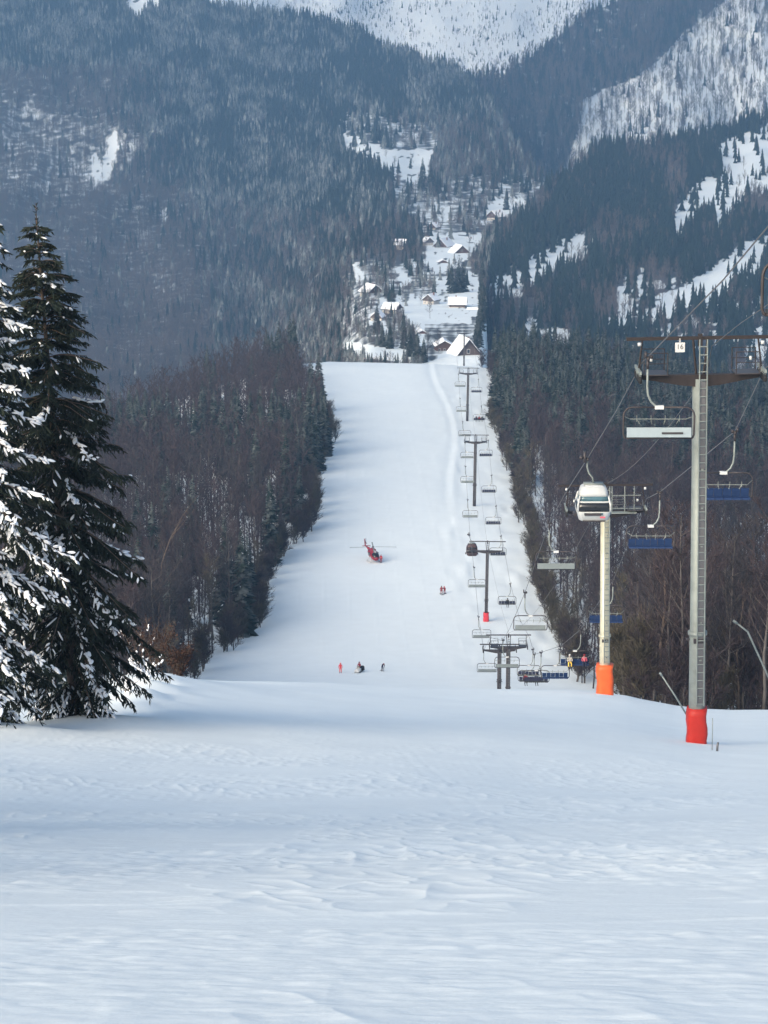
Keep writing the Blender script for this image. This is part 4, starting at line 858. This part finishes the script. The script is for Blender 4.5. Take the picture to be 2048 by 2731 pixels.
# ------------------------------------------------------------------ gondola cabins
def gondola(label, tab, y, body, dark=False, s=1.0):
    q = cable_at(tab, y); root = empty('gondola_cabin', label, 'gondola'); root.location = (q.x, q.y, q.z - .05)
    root.scale = (s, s, s)
    g = MB(); g.box((0, 0, 0), (.16, .5, .18)); g.box((-.2, 0, .15), (.16, .6, .7)); g.tube([(-.42, -.2, .1), (-.42, .2, .1)], .13, 10); g.build('grip', M['steel_dark'], root, True)
    h = MB(); h.tube([(0, 0, -.1), (-.02, 0, -.5), (.1, 0, -.95), (.35, 0, -1.25), (.42, 0, -1.62)], .06, 8); h.box((.42, 0, -1.66), (1.3, .8, .10)); h.build('hanger', M['steel'], root, True)
    cx, zt = .42, -1.75
    def ring(z, hx, hy, r=.32):
        pts = []
        for qx, qy, a0 in ((1, 1, 0), (-1, 1, 90), (-1, -1, 180), (1, -1, 270)):
            for a in (0, 30, 60, 90): pts.append(Vector((cx + qx * (hx - r) + r * math.cos(R(a0 + a)), qy * (hy - r) + r * math.sin(R(a0 + a)), zt + z)))
        return pts
    prof = [(-2.30, .86, .80), (-2.22, .98, .94), (-1.70, 1.13, 1.05), (-1.62, 1.15, 1.07)]
    b = MB(); b.loft([ring(*t) for t in prof])
    b.loft([ring(-1.03, 1.10, 1.00), ring(-.93, 1.06, .96)]); b.loft([ring(-.62, .98, .88), ring(-.42, .92, .82), ring(-.12, .84, .74), ring(0, .70, .60)])
    for qx in (-1, 1):
        for qy in (-1, 1): b.tube([(cx + qx * 1.07, qy * .98, zt - 1.62), (cx + qx * 1.07, qy * .97, zt - 1.15), (cx + qx * .95, qy * .84, zt - .6)], .07, 6)
    b.build('body', body, root, True)
    wn_ = MB(); wn_.loft([ring(-1.64, 1.13, 1.05), ring(-1.3, 1.15, 1.06), ring(-1.02, 1.09, .99)]); wn_.build('window', M['glass'], root, True)
    w2 = MB(); w2.loft([ring(-.94, 1.04, .94), ring(-.60, .95, .85)]); w2.build('window', M['glass'] if dark else M['glass_teal'], root, True)
    fp = MB(); fp.box((cx - .05, -1.075, zt - 1.76), (1.25, .02, .13)); fp.build('lower_window', M['glass_teal'] if not dark else M['glass'], root)
    tr = MB(); tr.box((cx, 0, zt - .02), (1.15, .9, .10)); tr.build('roof_snow' if not dark else 'roof_cover', M['snow_plain'] if not dark else body, root)
    rk = MB(); rk.box((cx - .1, -1.12, zt - 1.78), (1.1, .10, .16)); rk.tube([(cx - 1.22, -.4, zt - 1.95), (cx - 1.22, .4, zt - 1.95)], .12, 8); rk.tube([(cx + 1.15, -.4, zt - 2.05), (cx + 1.15, .4, zt - 2.05)], .1, 8); rk.box((cx, -.95, zt - 2.26), (1.5, .1, .08)); rk.build('ski_rack', M['steel_dark'], root)
    if not dark:
        st = MB(); st.box((cx + .55, -1.09, zt - 1.98), (.34, .02, .10)); st.build('side_marking', M['pink'], root)
    return root
gondola('white gondola cabin with dark window band hanging in front of the pale orange padded pylon', LEFT, 140, M['cabin'], False, .88)
gondola('small dark gondola cabin under the left arm of the crimson padded pylon', LEFT, 470, M['dark_cabin'], True)
# ------------------------------------------------------------------ people
def person(label, loc, yaw=0.0, pose='stand', cj='redcloth', cp='black', hat='black', s=1.0, skis=False, extra=None):
    root = empty('person', label, 'person', loc, yaw); root.scale = (s, s, s)
    if pose in ('stand', 'ski'):
        k = .0 if pose == 'stand' else .12
        J = dict(pel=(0, 0, .95 - k), sp=(0, -.02 - k * .8, 1.18 - k), ch=(0, -.03 - k * 1.6, 1.40 - k), nk=(0, -.03 - k * 2, 1.52 - k), hd=(0, -.05 - k * 2.2, 1.64 - k), ht=(0, -.05 - k * 2.2, 1.76 - k),
                 sl=(.19, -k * 1.6, 1.43 - k), el=(.29, -.03 - k * 2, 1.17 - k), wl=(.27, -.20 - k * 2.5, .97 - k), fl=(.26, -.27 - k * 2.6, .92 - k), sr=(-.19, -k * 1.6, 1.43 - k), er=(-.30, -.01 - k * 2, 1.16 - k), wr=(-.30, -.16 - k * 2.3, .95 - k), fr=(-.29, -.23 - k * 2.4, .89 - k),
                 hl=(.10, 0, .90 - k), kl=(.13, -.06 - k, .50 - k * .3), al=(.13, .0, .10), tl=(.14, -.19, .05), hr=(-.10, 0, .90 - k), kr=(-.13, -.03 - k, .50 - k * .3), ar=(-.14, .02, .10), tr=(-.15, -.17, .05))
    elif pose == 'bend':
        J = dict(pel=(0, .10, .93), sp=(0, -.04, 1.12), ch=(.0, -.24, 1.28), nk=(0, -.36, 1.33), hd=(0, -.46, 1.36), ht=(0, -.55, 1.42),
                 sl=(.19, -.26, 1.30), el=(.24, -.32, 1.02), wl=(.16, -.46, .84), fl=(.13, -.53, .80), sr=(-.19, -.26, 1.30), er=(-.26, -.30, 1.02), wr=(-.20, -.44, .82), fr=(-.17, -.51, .77),
                 hl=(.10, .08, .88), kl=(.12, -.05, .49), al=(.12, .05, .10), tl=(.13, -.14, .05), hr=(-.10, .08, .88), kr=(-.13, -.02, .49), ar=(-.14, .09, .10), tr=(-.15, -.10, .05))
    else:
        J = dict(pel=(0, .05, .10), sp=(0, .05, .34), ch=(0, .03, .56), nk=(0, .02, .69), hd=(0, -.01, .81), ht=(0, -.01, .93),
                 sl=(.19, .03, .60), el=(.27, -.07, .35), wl=(.20, -.30, .28), fl=(.18, -.38, .27), sr=(-.19, .03, .60), er=(-.28, -.06, .35), wr=(-.21, -.29, .28), fr=(-.19, -.37, .27),
                 hl=(.11, 0, .10), kl=(.15, -.44, .12), al=(.15, -.50, -.34), tl=(.16, -.66, -.40), hr=(-.11, 0, .10), kr=(-.15, -.44, .10), ar=(-.14, -.48, -.36), tr=(-.15, -.64, -.42))
    rad = dict(pel=.155, sp=.145, ch=.165, nk=.065, hd=.095, ht=.075, sl=.085, el=.06, wl=.045, fl=.042, sr=.085, er=.06, wr=.045, fr=.042, hl=.11, kl=.078, al=.06, tl=.055, hr=.11, kr=.078, ar=.06, tr=.055)
    E = ['pel-sp', 'sp-ch', 'ch-nk', 'nk-hd', 'hd-ht', 'ch-sl', 'sl-el', 'el-wl', 'wl-fl', 'ch-sr', 'sr-er', 'er-wr', 'wr-fr', 'pel-hl', 'hl-kl', 'kl-al', 'al-tl', 'pel-hr', 'hr-kr', 'kr-ar', 'ar-tr']
    th = {'thl': Vector(J['wl']) + Vector((-.05, -.04, .03)), 'thr': Vector(J['wr']) + Vector((.05, -.04, .03))}
    names = list(J) + list(th); idx = {n_: i for i, n_ in enumerate(names)}
    ed = [tuple(idx[q] for q in e.split('-')) for e in E] + [(idx['wl'], idx['thl']), (idx['wr'], idx['thr'])]
    me = bpy.data.meshes.new('body'); me.from_pydata([J[n_] if n_ in J else tuple(th[n_]) for n_ in names], ed, [])
    o = link('body', me); sk = o.modifiers.new('s', 'SKIN'); sub = o.modifiers.new('u', 'SUBSURF'); sub.levels = 1; sub.render_levels = 1
    for n_ in names:
        v = me.skin_vertices[0].data[idx[n_]]; r = rad.get(n_, .018); v.radius = (r, r * (.72 if n_ in ('pel', 'sp', 'ch') else 1)); v.use_root = n_ == 'pel'
    dg = bpy.context.evaluated_depsgraph_get(); ev = o.evaluated_get(dg); m2 = bpy.data.meshes.new_from_object(ev); bpy.data.objects.remove(o)
    grp = [(('sp', 'ch', 'nk', 'sl', 'el', 'wl', 'sr', 'er', 'wr'), 0), (('pel', 'hl', 'kl', 'hr', 'kr'), 1), (('hd', 'ht'), 2), (('fl', 'fr', 'al', 'tl', 'ar', 'tr'), 3)]
    m2.materials.clear()
    for mm in (M[cj], M[cp], M['skin'], M['black']): m2.materials.append(mm)
    pts = [(Vector(J[j]) * 1.0, g) for js, g in grp for j in js]
    pts += [((Vector(J[a]) + Vector(J[b])) / 2, g) for a, b, g in (('hl', 'kl', 1), ('hr', 'kr', 1), ('kl', 'al', 1), ('kr', 'ar', 1), ('sl', 'el', 0), ('sr', 'er', 0), ('pel', 'sp', 0), ('sp', 'ch', 0))]
    for pg in m2.polygons:
        c = pg.center; pg.material_index = min(pts, key=lambda t: (t[0] - c).length)[1]; pg.use_smooth = True
    link('body', m2, root)
    hd = Vector(J['hd']); hm = MB(); rings = []
    for z, r in ((-.02, .118), (.05, .125), (.11, .105), (.15, .06)):
        rings.append([Vector((hd.x + r * math.cos(a * .5236), hd.y + .02 + r * 1.1 * math.sin(a * .5236), hd.z + .03 + z)) for a in range(12)])
    hm.loft(rings); hm.build('helmet', M[hat], root, True)
    gg = MB(); gg.box((hd.x, hd.y - .105, hd.z + .02), (.15, .04, .06)); gg.build('goggles', M['glass'], root)
    ns = MB(); ns.box((hd.x, hd.y - .105, hd.z - .035), (.03, .04, .04)); ns.build('nose', M['skin'], root)
    if skis:
        for q in (1, -1):
            b = MB(); fx = J['al' if q > 0 else 'ar']; fz = fx[2] - .10 if pose == 'sit' else .02
            b.box((fx[0], fx[1] - .12, fz), (.085, 1.65, .025)); b.box((fx[0], fx[1] - .99, fz + .04), (.08, .14, .02), 0, Matrix.Rotation(R(-35), 3, 'X')); b.build('ski', M['black'], root)
            if pose != 'sit': pw = J['fl' if q > 0 else 'fr']; c = MB(); c.tube([(pw[0] + q * .02, pw[1] - .02, pw[2] + .05), (pw[0] + q * .14, pw[1] + .35, .02)], .012, 5); c.build('ski_pole', M['steel_dark'], root)
    return root
def on_ground(u, y, dz=0.0):
    x = (u - CX) / F * (y * cP + 0.23 * y * sP) ; z = gz(x, y)
    for _ in range(3): x = (u - CX) / F * (y * cP - z * sP); z = gz(x, y)
    return (x, y, z + dz)
def find_y(u, v, lo, hi):
    """distance at which the snow is seen at photo pixel (u, v)"""
    best = None
    for k in range(260):
        y = lo + (hi - lo) * k / 259; q = on_ground(u, y); e = abs(proj(*q)[1] - v)
        if best is None or e < best[0]: best = (e, y)
    return best[1]
y_ = find_y(1177, 1585, 470, 540)
person('red-clad person on skis, left of the pair standing below the helicopter', on_ground(1177, y_), .3, 'stand', 'crimson', 'crimson', 'black', 1, True)
person('red-clad person on skis, right of the pair standing below the helicopter', on_ground(1186, y_ + .5), -.4, 'ski', 'crimson', 'crimson', 'redcloth', 1, True)
y_ = find_y(908, 1795, 400, 440)
person('person in bright red suit standing upright alone at the left below the piste', on_ground(908, y_), 0, 'stand', 'orangered', 'orangered', 'orangered', 1.02)
person('dark-clad skier leaning forward right of the snowmobile', on_ground(1020, find_y(1020, 1790, 400, 440)), .5, 'bend', 'navy', 'navy', 'crimson', 1, True)
# snowmobile and its rider
q = on_ground(958, find_y(958, 1793, 400, 440)); sm = empty('snowmobile', 'dark snowmobile with pale front cowling standing on the piste', 'snowmobile', q, R(-25))
b = MB(); b.loft([[Vector((x, yq, z)) for x, z in ((-.42, .28), (.42, .28), (.36, h_), (-.36, h_))] for yq, h_ in ((-1.15, .45), (-.8, .72), (-.35, .88), (0, .8))]); b.build('cowling', M['white'], sm, True)
b = MB(); b.loft([[Vector((x, yq, z)) for x, z in ((-.24, .35), (.24, .35), (.2, h_), (-.2, h_))] for yq, h_ in ((0, .78), (.5, .85), (1.4, .88), (1.65, .7))]); b.build('seat', M['black'], sm, True)
b = MB(); b.box((0, .6, .20), (.45, 2.2, .34)); b.build('track', M['rubber'], sm)
b = MB(); b.box((0, -.42, 1.0), (.5, .04, .28), 0, Matrix.Rotation(R(-25), 3, 'X')); b.build('windscreen', M['glass'], sm)
for s in (-1, 1):
    b = MB(); b.box((s * .48, -1.0, .05), (.14, 1.2, .05)); b.box((s * .48, -1.66, .12), (.13, .2, .04), 0, Matrix.Rotation(R(-40), 3, 'X')); b.tube([(s * .48, -1.0, .05), (s * .3, -.8, .4)], .03, 5); b.build('ski', M['steel_dark'], sm)
b = MB(); b.tube([(-.36, -.15, 1.12), (0, -.2, 1.05), (.36, -.15, 1.12)], .025, 6); b.tube([(0, -.2, 1.05), (0, -.3, .8)], .025, 6); b.build('handlebar', M['black'], sm)
person('rider in dark red seated on the snowmobile', (q[0], q[1] + .35, q[2] + .78), R(-25), 'sit', 'crimson', 'black', 'crimson', 1.05)
# helicopter
HY = find_y(1000, 1497, 500, 560); hp_ = on_ground(995, HY); HELI_YAW = R(17)
he = empty('helicopter', 'red rescue helicopter with white stripe standing on the piste with its rotor spread', 'helicopter', hp_, HELI_YAW)
def ell(yq, cx, cz, rx, rz, n=14): return [Vector((cx + rx * math.cos(6.283 * k / n), yq, cz + rz * math.sin(6.283 * k / n))) for k in range(n)]
b = MB(); b.loft([ell(-2.9, 0, 1.15, .15, .15), ell(-2.6, 0, 1.22, .55, .5), ell(-2.0, 0, 1.4, .85, .82), ell(-1.0, 0, 1.55, .98, 1.0), ell(.6, 0, 1.62, .98, 1.02), ell(1.8, 0, 1.85, .75, .75), ell(2.6, 0, 2.05, .38, .40)]); b.build('fuselage', M['heli'], he, True)
b = MB(); b.loft([ell(-2.72, 0, 1.36, .42, .30), ell(-2.25, 0, 1.62, .74, .52), ell(-1.6, 0, 1.86, .84, .56)]); b.build('windscreen', M['glass'], he, True)
for s in (-1, 1):
    b = MB(); b.loft([[Vector((s * (.93 + .02), yq, z)), Vector((s * .99, yq, z)), Vector((s * .99, yq, z + .62)), Vector((s * .93, yq, z + .62))][::s] for yq, z in ((-.9, 1.5), (.5, 1.5))]); b.build('window', M['glass'], he)
    b = MB(); b.loft([[Vector((s * .94, yq, z0)), Vector((s * 1.0, yq, z0)), Vector((s * .80, yq + .5, z0 + .95)), Vector((s * .74, yq + .5, z0 + .95))][::s] for yq, z0 in ((-1.5, 1.1), (-1.1, 1.1))]); b.build('white_stripe', M['white'], he)
    b = MB(); b.tube([(s * 1.15, -2.2, .22), (s * 1.15, -1.9, .07), (s * 1.15, 1.4, .07)], .05, 6); b.tube([(s * 1.15, -1.1, .07), (s * .6, -1.1, .75)], .045, 6); b.tube([(s * 1.15, .9, .07), (s * .6, .9, .8)], .045, 6); b.build('skid', M['white'], he, True)
b = MB(); b.loft([[Vector((-.1, yq, z)), Vector((.1, yq, z)), Vector((.1, yq, z + .3)), Vector((-.1, yq, z + .3))] for yq, z in ((-1.85, 2.33), (-1.0, 2.5))]); b.build('nose_stripe', M['white'], he)
b = MB(); b.loft([ell(-.9, 0, 2.55, .45, .15), ell(-.3, 0, 2.65, .55, .35), ell(.9, 0, 2.6, .5, .36), ell(1.8, 0, 2.45, .3, .2)]); b.build('engine_cowling', M['heli'], he, True)
b = MB(); b.loft([ell(2.5, 0, 2.08, .36, .38), ell(4.2, 0, 2.22, .22, .24), ell(6.2, 0, 2.35, .14, .16)]); b.build('tail_boom', M['heli'], he, True)
b = MB(); b.loft([[Vector((-.05, y0, 2.3)), Vector((.05, y0, 2.3)), Vector((.03, y1, 3.7)), Vector((-.03, y1, 3.7))] for y0, y1 in ((5.7, 6.4), (6.5, 6.9))]); b.box((0, 5.3, 2.4), (1.9, .45, .06)); b.build('tail_fin', M['heli'], he)
b = MB(); b.tube([(.1, 6.6, 2.9), (.25, 6.6, 2.9)], .1, 8); b.box((.25, 6.6, 2.9), (.04, .16, 2.0), 0, Matrix.Rotation(R(8), 3, 'X')); b.box((.25, 6.6, 2.9), (.04, 2.0, .16), 0, Matrix.Rotation(R(8), 3, 'X')); b.build('tail_rotor', M['steel_dark'], he)
b = MB(); b.tube([(0, 0, 2.8), (0, 0, 3.3)], .12, 10); b.tube([(0, 0, 3.22), (0, 0, 3.36)], .28, 12); mast = b.build('rotor_hub', M['steel_dark'], he, True)
for k in range(4):
    b = MB(); b.box((2.75, 0, 3.3), (4.7, .26, .035)); b.box((2.75 + 2.1, 0, 3.322), (.5, .262, .01), 0)
    o = b.build('rotor_blade', M['steel'], he); o.rotation_euler = (0, R(1.5), R(-HELI_YAW * 57.3 + 3 + 90 * k))
person('person in red beside the nose of the helicopter', on_ground(1016, HY - 1.8), 0, 'stand', 'redcloth', 'crimson', 'redcloth', 1.03)
# skiers near the top edge
person('tiny dark skier right at the top edge of the piste', on_ground(972, 985), .2, 'ski', 'black', 'black', 'redcloth', 1, True)
person('tiny dark-blue skier farther along the top edge of the piste', P(1033, 952, 1062), .3, 'ski', 'navy', 'navy', 'black', 1.2, True)
# riders on chairs
def rider(label, tab, y, dx, facing, **k):
    q = cable_at(tab, y); cx = -.58 * facing if facing > 0 else .58
    return person(label, (q.x + cx + dx, q.y - .1 * facing, q.z - 3.70), 0 if facing > 0 else math.pi, 'sit', **k)
rider('chairlift rider with pale jacket and bright yellow trousers', RIGHT, 250, -.55, 1, cj='plaster', cp='yellow', hat='white', skis=True)
rider('chairlift rider in pink-red jacket and dark trousers', RIGHT, 250, 1.0, 1, cj='pink', cp='navy', hat='crimson', skis=True)
rider('single dark rider on the chair right of the crimson padded pylon', RIGHT, 437, .1, 1, cj='black', cp='black', skis=True)
rider('chairlift rider in dark red low beside the two close pylons', RIGHT, 330, -.6, 1, cj='crimson', cp='black', skis=True)
rider('chairlift rider in dark blue low beside the two close pylons', RIGHT, 330, .9, 1, cj='navy', cp='navy', skis=True)
rider('dark rider at the left end of the far crowded chair', RIGHT, 660, -.8, 1, cj='black', cp='navy', hat='crimson', skis=True)
rider('dark rider in the middle of the far crowded chair', RIGHT, 660, 0, 1, cj='crimson', cp='black', skis=True)
rider('dark rider at the right end of the far crowded chair', RIGHT, 660, .8, 1, cj='black', cp='black', skis=True)
# ------------------------------------------------------------------ snow lances, stakes
def lance(label, pts, r):
    q = [P(*t) for t in pts]; root = empty('snow_lance', label, 'snow lance', q[0]); q = [a - q[0] for a in q]
    mb = MB(); mb.tube(q, [r, r, r * .85][:len(q)], 8); mb.build('pipe', M['steel'], root, True)
    h = MB(); d = (q[-1] - q[-2]).normalized(); h.tube([q[-1], q[-1] + d * .25], r * 1.35, 8); h.build('nozzle_head', M['steel'], root, True)
lance('short grey snow-making lance leaning left behind the crest near the red pad', [(1830, 1905, 150), (1800, 1855, 150), (1765, 1802, 150)], .055)
lance('long grey snow-making lance bent near its tip, at the right picture edge', [(2120, 1960, 118), (1994, 1685, 118), (1966, 1663, 118)], .05)
def stake(label, u, v, y, h, r, lean):
    q = on_ground(u, y); o = MB().tube([(0, 0, -.2), (lean * .4, 0, h * .5), (lean, 0, h)], [r, r * .9, r * .8], 6).build('marker_stake', M['steel'] if h > 1 else M['cable'], None, True); o.location = q
    tag(o, label, 'stake')
stake('thin tall grey stake standing right of the red pad', 1899, 2015, 108, 1.55, .022, -.02)
stake('short thick stub poking out of the snow right of the thin stake', 1912, 2015, 107, .42, .06, .04)
# ------------------------------------------------------------------ houses of the village
def house(label, u, v, y, w_, d_, hw, hr, yaw, wall='wood', eave=.7, chim=True, base='plaster', gable=True, nwin=3, name='chalet'):
    p = P(u, v, y); root = empty(name, label, 'house', (p.x, p.y, p.z - .6), R(yaw))
    b = MB(); b.box((0, 0, hw * .2), (w_ + .05, d_ + .05, hw * .4 + 1.2)); b.build('ground_floor', M[base], root)
    b = MB(); b.box((0, 0, hw * .7), (w_, d_, hw * .6))
    b.add([(-w_ / 2, -d_ / 2, hw), (w_ / 2, -d_ / 2, hw), (0, -d_ / 2, hw + hr), (-w_ / 2, d_ / 2, hw), (w_ / 2, d_ / 2, hw), (0, d_ / 2, hw + hr)], [(0, 1, 2), (5, 4, 3), (0, 2, 5, 3), (1, 4, 5, 2)]); b.build('wall', M[wall], root)
    rf = MB(); sl = math.hypot(w_ / 2, hr); e = eave; k = (w_ / 2 + e) / (w_ / 2)
    for s in (-1, 1):
        x1, z1 = s * w_ / 2 * k, hw + hr - hr * k
        rf.loft([[Vector((0, yq, hw + hr + .06)), Vector((x1, yq, z1 + .06)), Vector((x1, yq, z1 + .24)), Vector((0, yq, hw + hr + .26))][::-s] for yq in (-d_ / 2 - e, d_ / 2 + e)])
    r_ = rf.build('roof', M['steel_brown'], root)
    sn = MB()
    for s in (-1, 1):
        x1, z1 = s * w_ / 2 * (k - .02), hw + hr - hr * (k - .02)
        sn.loft([[Vector((0, yq, hw + hr + .28)), Vector((x1, yq, z1 + .26)), Vector((x1 * .98, yq, z1 + .62)), Vector((0, yq, hw + hr + .72))][::-s] for yq in (-d_ / 2 - e * .95, d_ / 2 + e * .95)])
    sn.build('roof_snow', M['snow_plain'], r_)
    if chim: c = MB(); c.box((w_ * .18, d_ * .1, hw + hr * .8 + .6), (.7, .7, 2.0)); c.box((w_ * .18, d_ * .1, hw + hr * .8 + 1.72), (.8, .8, .25)); c.build('chimney', M['brick'], r_)
    for fl in range(2):
        for i in range(nwin):
            x = (i - (nwin - 1) / 2) * w_ / (nwin + .3); z = hw * (.22 if fl == 0 else .68)
            f = MB().box((x, -d_ / 2 - .06, z), (w_ * .13, .06, hw * .24)).build('window', M['white'], root); MB().box((x, -d_ / 2 - .10, z), (w_ * .10, .03, hw * .19)).build('pane', M['pane'], f)
    if hr > 2.5:
        f = MB().box((0, -d_ / 2 - .06, hw + hr * .3), (w_ * .12, .06, hr * .28)).build('window', M['white'], root); MB().box((0, -d_ / 2 - .10, hw + hr * .3), (w_ * .09, .03, hr * .22)).build('pane', M['pane'], f)
    return root
house('large steep-roofed brown mountain chalet just beyond the edge of the piste', 1238, 978, 1100, 12.5, 12, 6.2, 7.6, 16, 'greywood', 1.8, True, 'wood', True, 4)
house('low chalet wing with flat snowy roof left of the large chalet', 1183, 945, 1120, 8, 9, 5, 2.2, 5, 'wood', .7, False, 'brick')
house('white-roofed house standing alone on the snowy meadow above the large chalet', 1220, 822, 1400, 10.5, 9, 3.5, 3.0, 86, 'wood', 1.0)
house('red-brown gabled chalet, left of the close pair in the upper village', 1184, 664, 1960, 11, 13, 3.8, 5.2, -28, 'wood', 1.2)
house('dark gabled chalet, right of the close pair in the upper village', 1224, 684, 1900, 12, 12, 4.2, 5.2, 20, 'wood', 1.3, False)
house('small house with greenish snowy roof alone in the woods left of the village', 1072, 660, 1950, 13, 9, 3.2, 3.6, 80, 'plaster', 1.0)
house('small dark hut above the red-brown chalet', 1158, 612, 2150, 8, 8, 3.2, 3.2, -35, 'wood', .9)
house('long-roofed house at the upper right end of the village', 1325, 585, 2250, 14, 12, 3.6, 5.0, -50, 'wood', 1.0)
house('snow-roofed house with dark gable at the left end of the lower village', 990, 786, 1500, 10, 10, 3.0, 3.8, 30, 'wood', 1.2)
house('small snow-covered hut below the left house of the lower village', 1045, 830, 1350, 7.5, 8, 2.4, 2.4, 65, 'wood', .9, False)
house('small hut among fruit trees beside the road in the lower village', 1122, 900, 1210, 6.5, 7, 2.4, 2.0, 12, 'brick', .7, False)
house('farmhouse in the upper right snowy clearing of the near hillside', 1880, 505, 2350, 13, 11, 3.2, 4.2, 60, 'wood', 1.0)
house('barn at the edge of the upper right snowy clearing', 1845, 520, 2300, 10, 9, 2.6, 3.4, 20, 'wood', .9, False, name='barn')
house('tiny dark hut on the upper village snow, above the pair of chalets', 1203, 598, 2250, 7, 6, 2.4, 2.6, 40, 'wood', .7, False, name='hut')
house('small pale house right of the dark gabled chalet', 1252, 652, 2050, 8, 7, 2.8, 3.0, -60, 'plaster', .8)
house('low shed on the snow below the pair of chalets', 1180, 704, 1800, 7, 5, 2.0, 1.6, 10, 'wood', .6, False, name='shed')
house('small wooden house at the left rim of the upper village', 1140, 650, 1980, 7, 7, 2.6, 3.0, 25, 'greywood', .8)
house('small house between the white-roofed house and the hedge', 1150, 806, 1420, 7, 7, 2.4, 2.8, -30, 'greywood', .8)
house('hut with steep snowy roof left of the hedge road', 1008, 852, 1300, 6, 6, 2.2, 2.6, -20, 'greywood', .6, False, name='hut')
house('little snow-roofed barn under the woods right of the white-roofed house', 1262, 842, 1380, 7, 6, 2.2, 2.4, 70, 'wood', .7, False, name='barn')
# low wall / hedge road line and single trees in the clearings
hb = MB()
pts = [P(1040, 795, 1500), P(1065, 818, 1440), P(1092, 842, 1390)]
for i in range(40):
    t = i / 39 * 2; a = pts[int(min(t, 1.99))].lerp(pts[int(min(t, 1.99)) + 1], t - int(min(t, 1.99))); hb.box(a + Vector((0, 0, .8)), (2.0, 1.6, 2.0), 0, Matrix.Rotation(rr.random() * 3, 3, 'Z') @ Matrix.Rotation(rr.random() * .6, 3, 'X'))
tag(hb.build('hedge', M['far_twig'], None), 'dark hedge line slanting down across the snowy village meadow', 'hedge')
def far_single(u, v, Df, h, kind, lab, g):
    D = float(Df(np.array([float(u)]), np.array([float(v)]))[0]); p = P(u, v, D)
    if kind == 's': t, c = SN[rr.randrange(4)]; nm = 'spruce_tree'
    else: nm = 'bare_tree'; t, cs = BN[rr.randrange(6)]; c = cs[1]
    o = empty(nm, lab, 'tree', (p.x, p.y, p.z - .5), rr.random() * 6, g); s = h / 20; o.scale = (s * 1.25, s * 1.25, s); link('trunk', t, o); link('crown', c, o)
for u, v, h in ((943, 392, 17), (980, 402, 14), (1020, 360, 18), (1036, 392, 17), (1100, 345, 17), (1105, 395, 16), (1078, 338, 15), (1128, 372, 18), (1148, 348, 14), (955, 360, 15), (1000, 350, 16), (1127, 505, 34), (1149, 520, 34), (1160, 525, 26), (1218, 520, 24), (1240, 510, 20), (1316, 478, 26), (1350, 560, 22), (1288, 500, 18)):
    far_single(u, v, G1, h, 's', 'dark spruce standing singly in the snowy clearings above the village', 'single spruces in the high clearings')
for u, v, h in ((1052, 455, 16), (1098, 450, 17), (1085, 405, 12), (1150, 470, 15), (1030, 425, 11)):
    far_single(u, v, G1, h, 'b', 'round leafless tree on the open snow of the high clearing', 'single bare trees in the high clearing')
for u, v, h in ((1122, 815, 9), (1147, 850, 12), (1075, 815, 9), (1100, 930, 12), (1110, 945, 14), (1140, 960, 14), (1080, 950, 14), (1006, 905, 13), (1232, 760, 18), (1212, 752, 15), (1180, 600, 16), (1262, 640, 12), (1250, 660, 12), (1050, 905, 11), (1170, 940, 11)):
    far_single(u, v, G1, h, 'b', 'bare fruit tree between the houses of the village', 'bare trees in the village')
for u, v, h in ((1092, 950, 14), (1112, 962, 15), (1130, 966, 12), (1020, 925, 12), (1040, 930, 13), (1078, 930, 14), (1203, 782, 19), (1222, 780, 21), (1236, 778, 19), (1100, 925, 13), (1075, 895, 12), (1005, 890, 16), (1274, 905, 15), (1282, 880, 17), (1284, 850, 16), (1278, 925, 13), (1286, 820, 17), (1283, 795, 15), (1288, 770, 17), (1286, 745, 16), (1268, 938, 12)):
    far_single(u, v, G1, h, 's', 'dark spruce beside the houses of the village', 'spruces in the village')


# ------------------------------------------------------------------ haze
def build_haze():
    hz = MB().box((0, 4400, 30), (7400, 9000, 1240))
    m = bpy.data.materials.new('haze'); m.use_nodes = True; nt = m.node_tree
    nt.nodes.remove(nt.nodes['Principled BSDF']); pv = nt.nodes.new('ShaderNodeVolumePrincipled')
    pv.inputs['Color'].default_value = (0.30, 0.58, 1.0, 1); pv.inputs['Density'].default_value = HAZE_DENSITY; pv.inputs['Anisotropy'].default_value = 0.2
    nt.links.new(pv.outputs[0], nt.nodes['Material Output'].inputs['Volume'])
    o = hz.build('haze', m); o['kind'] = 'stuff'
build_haze()
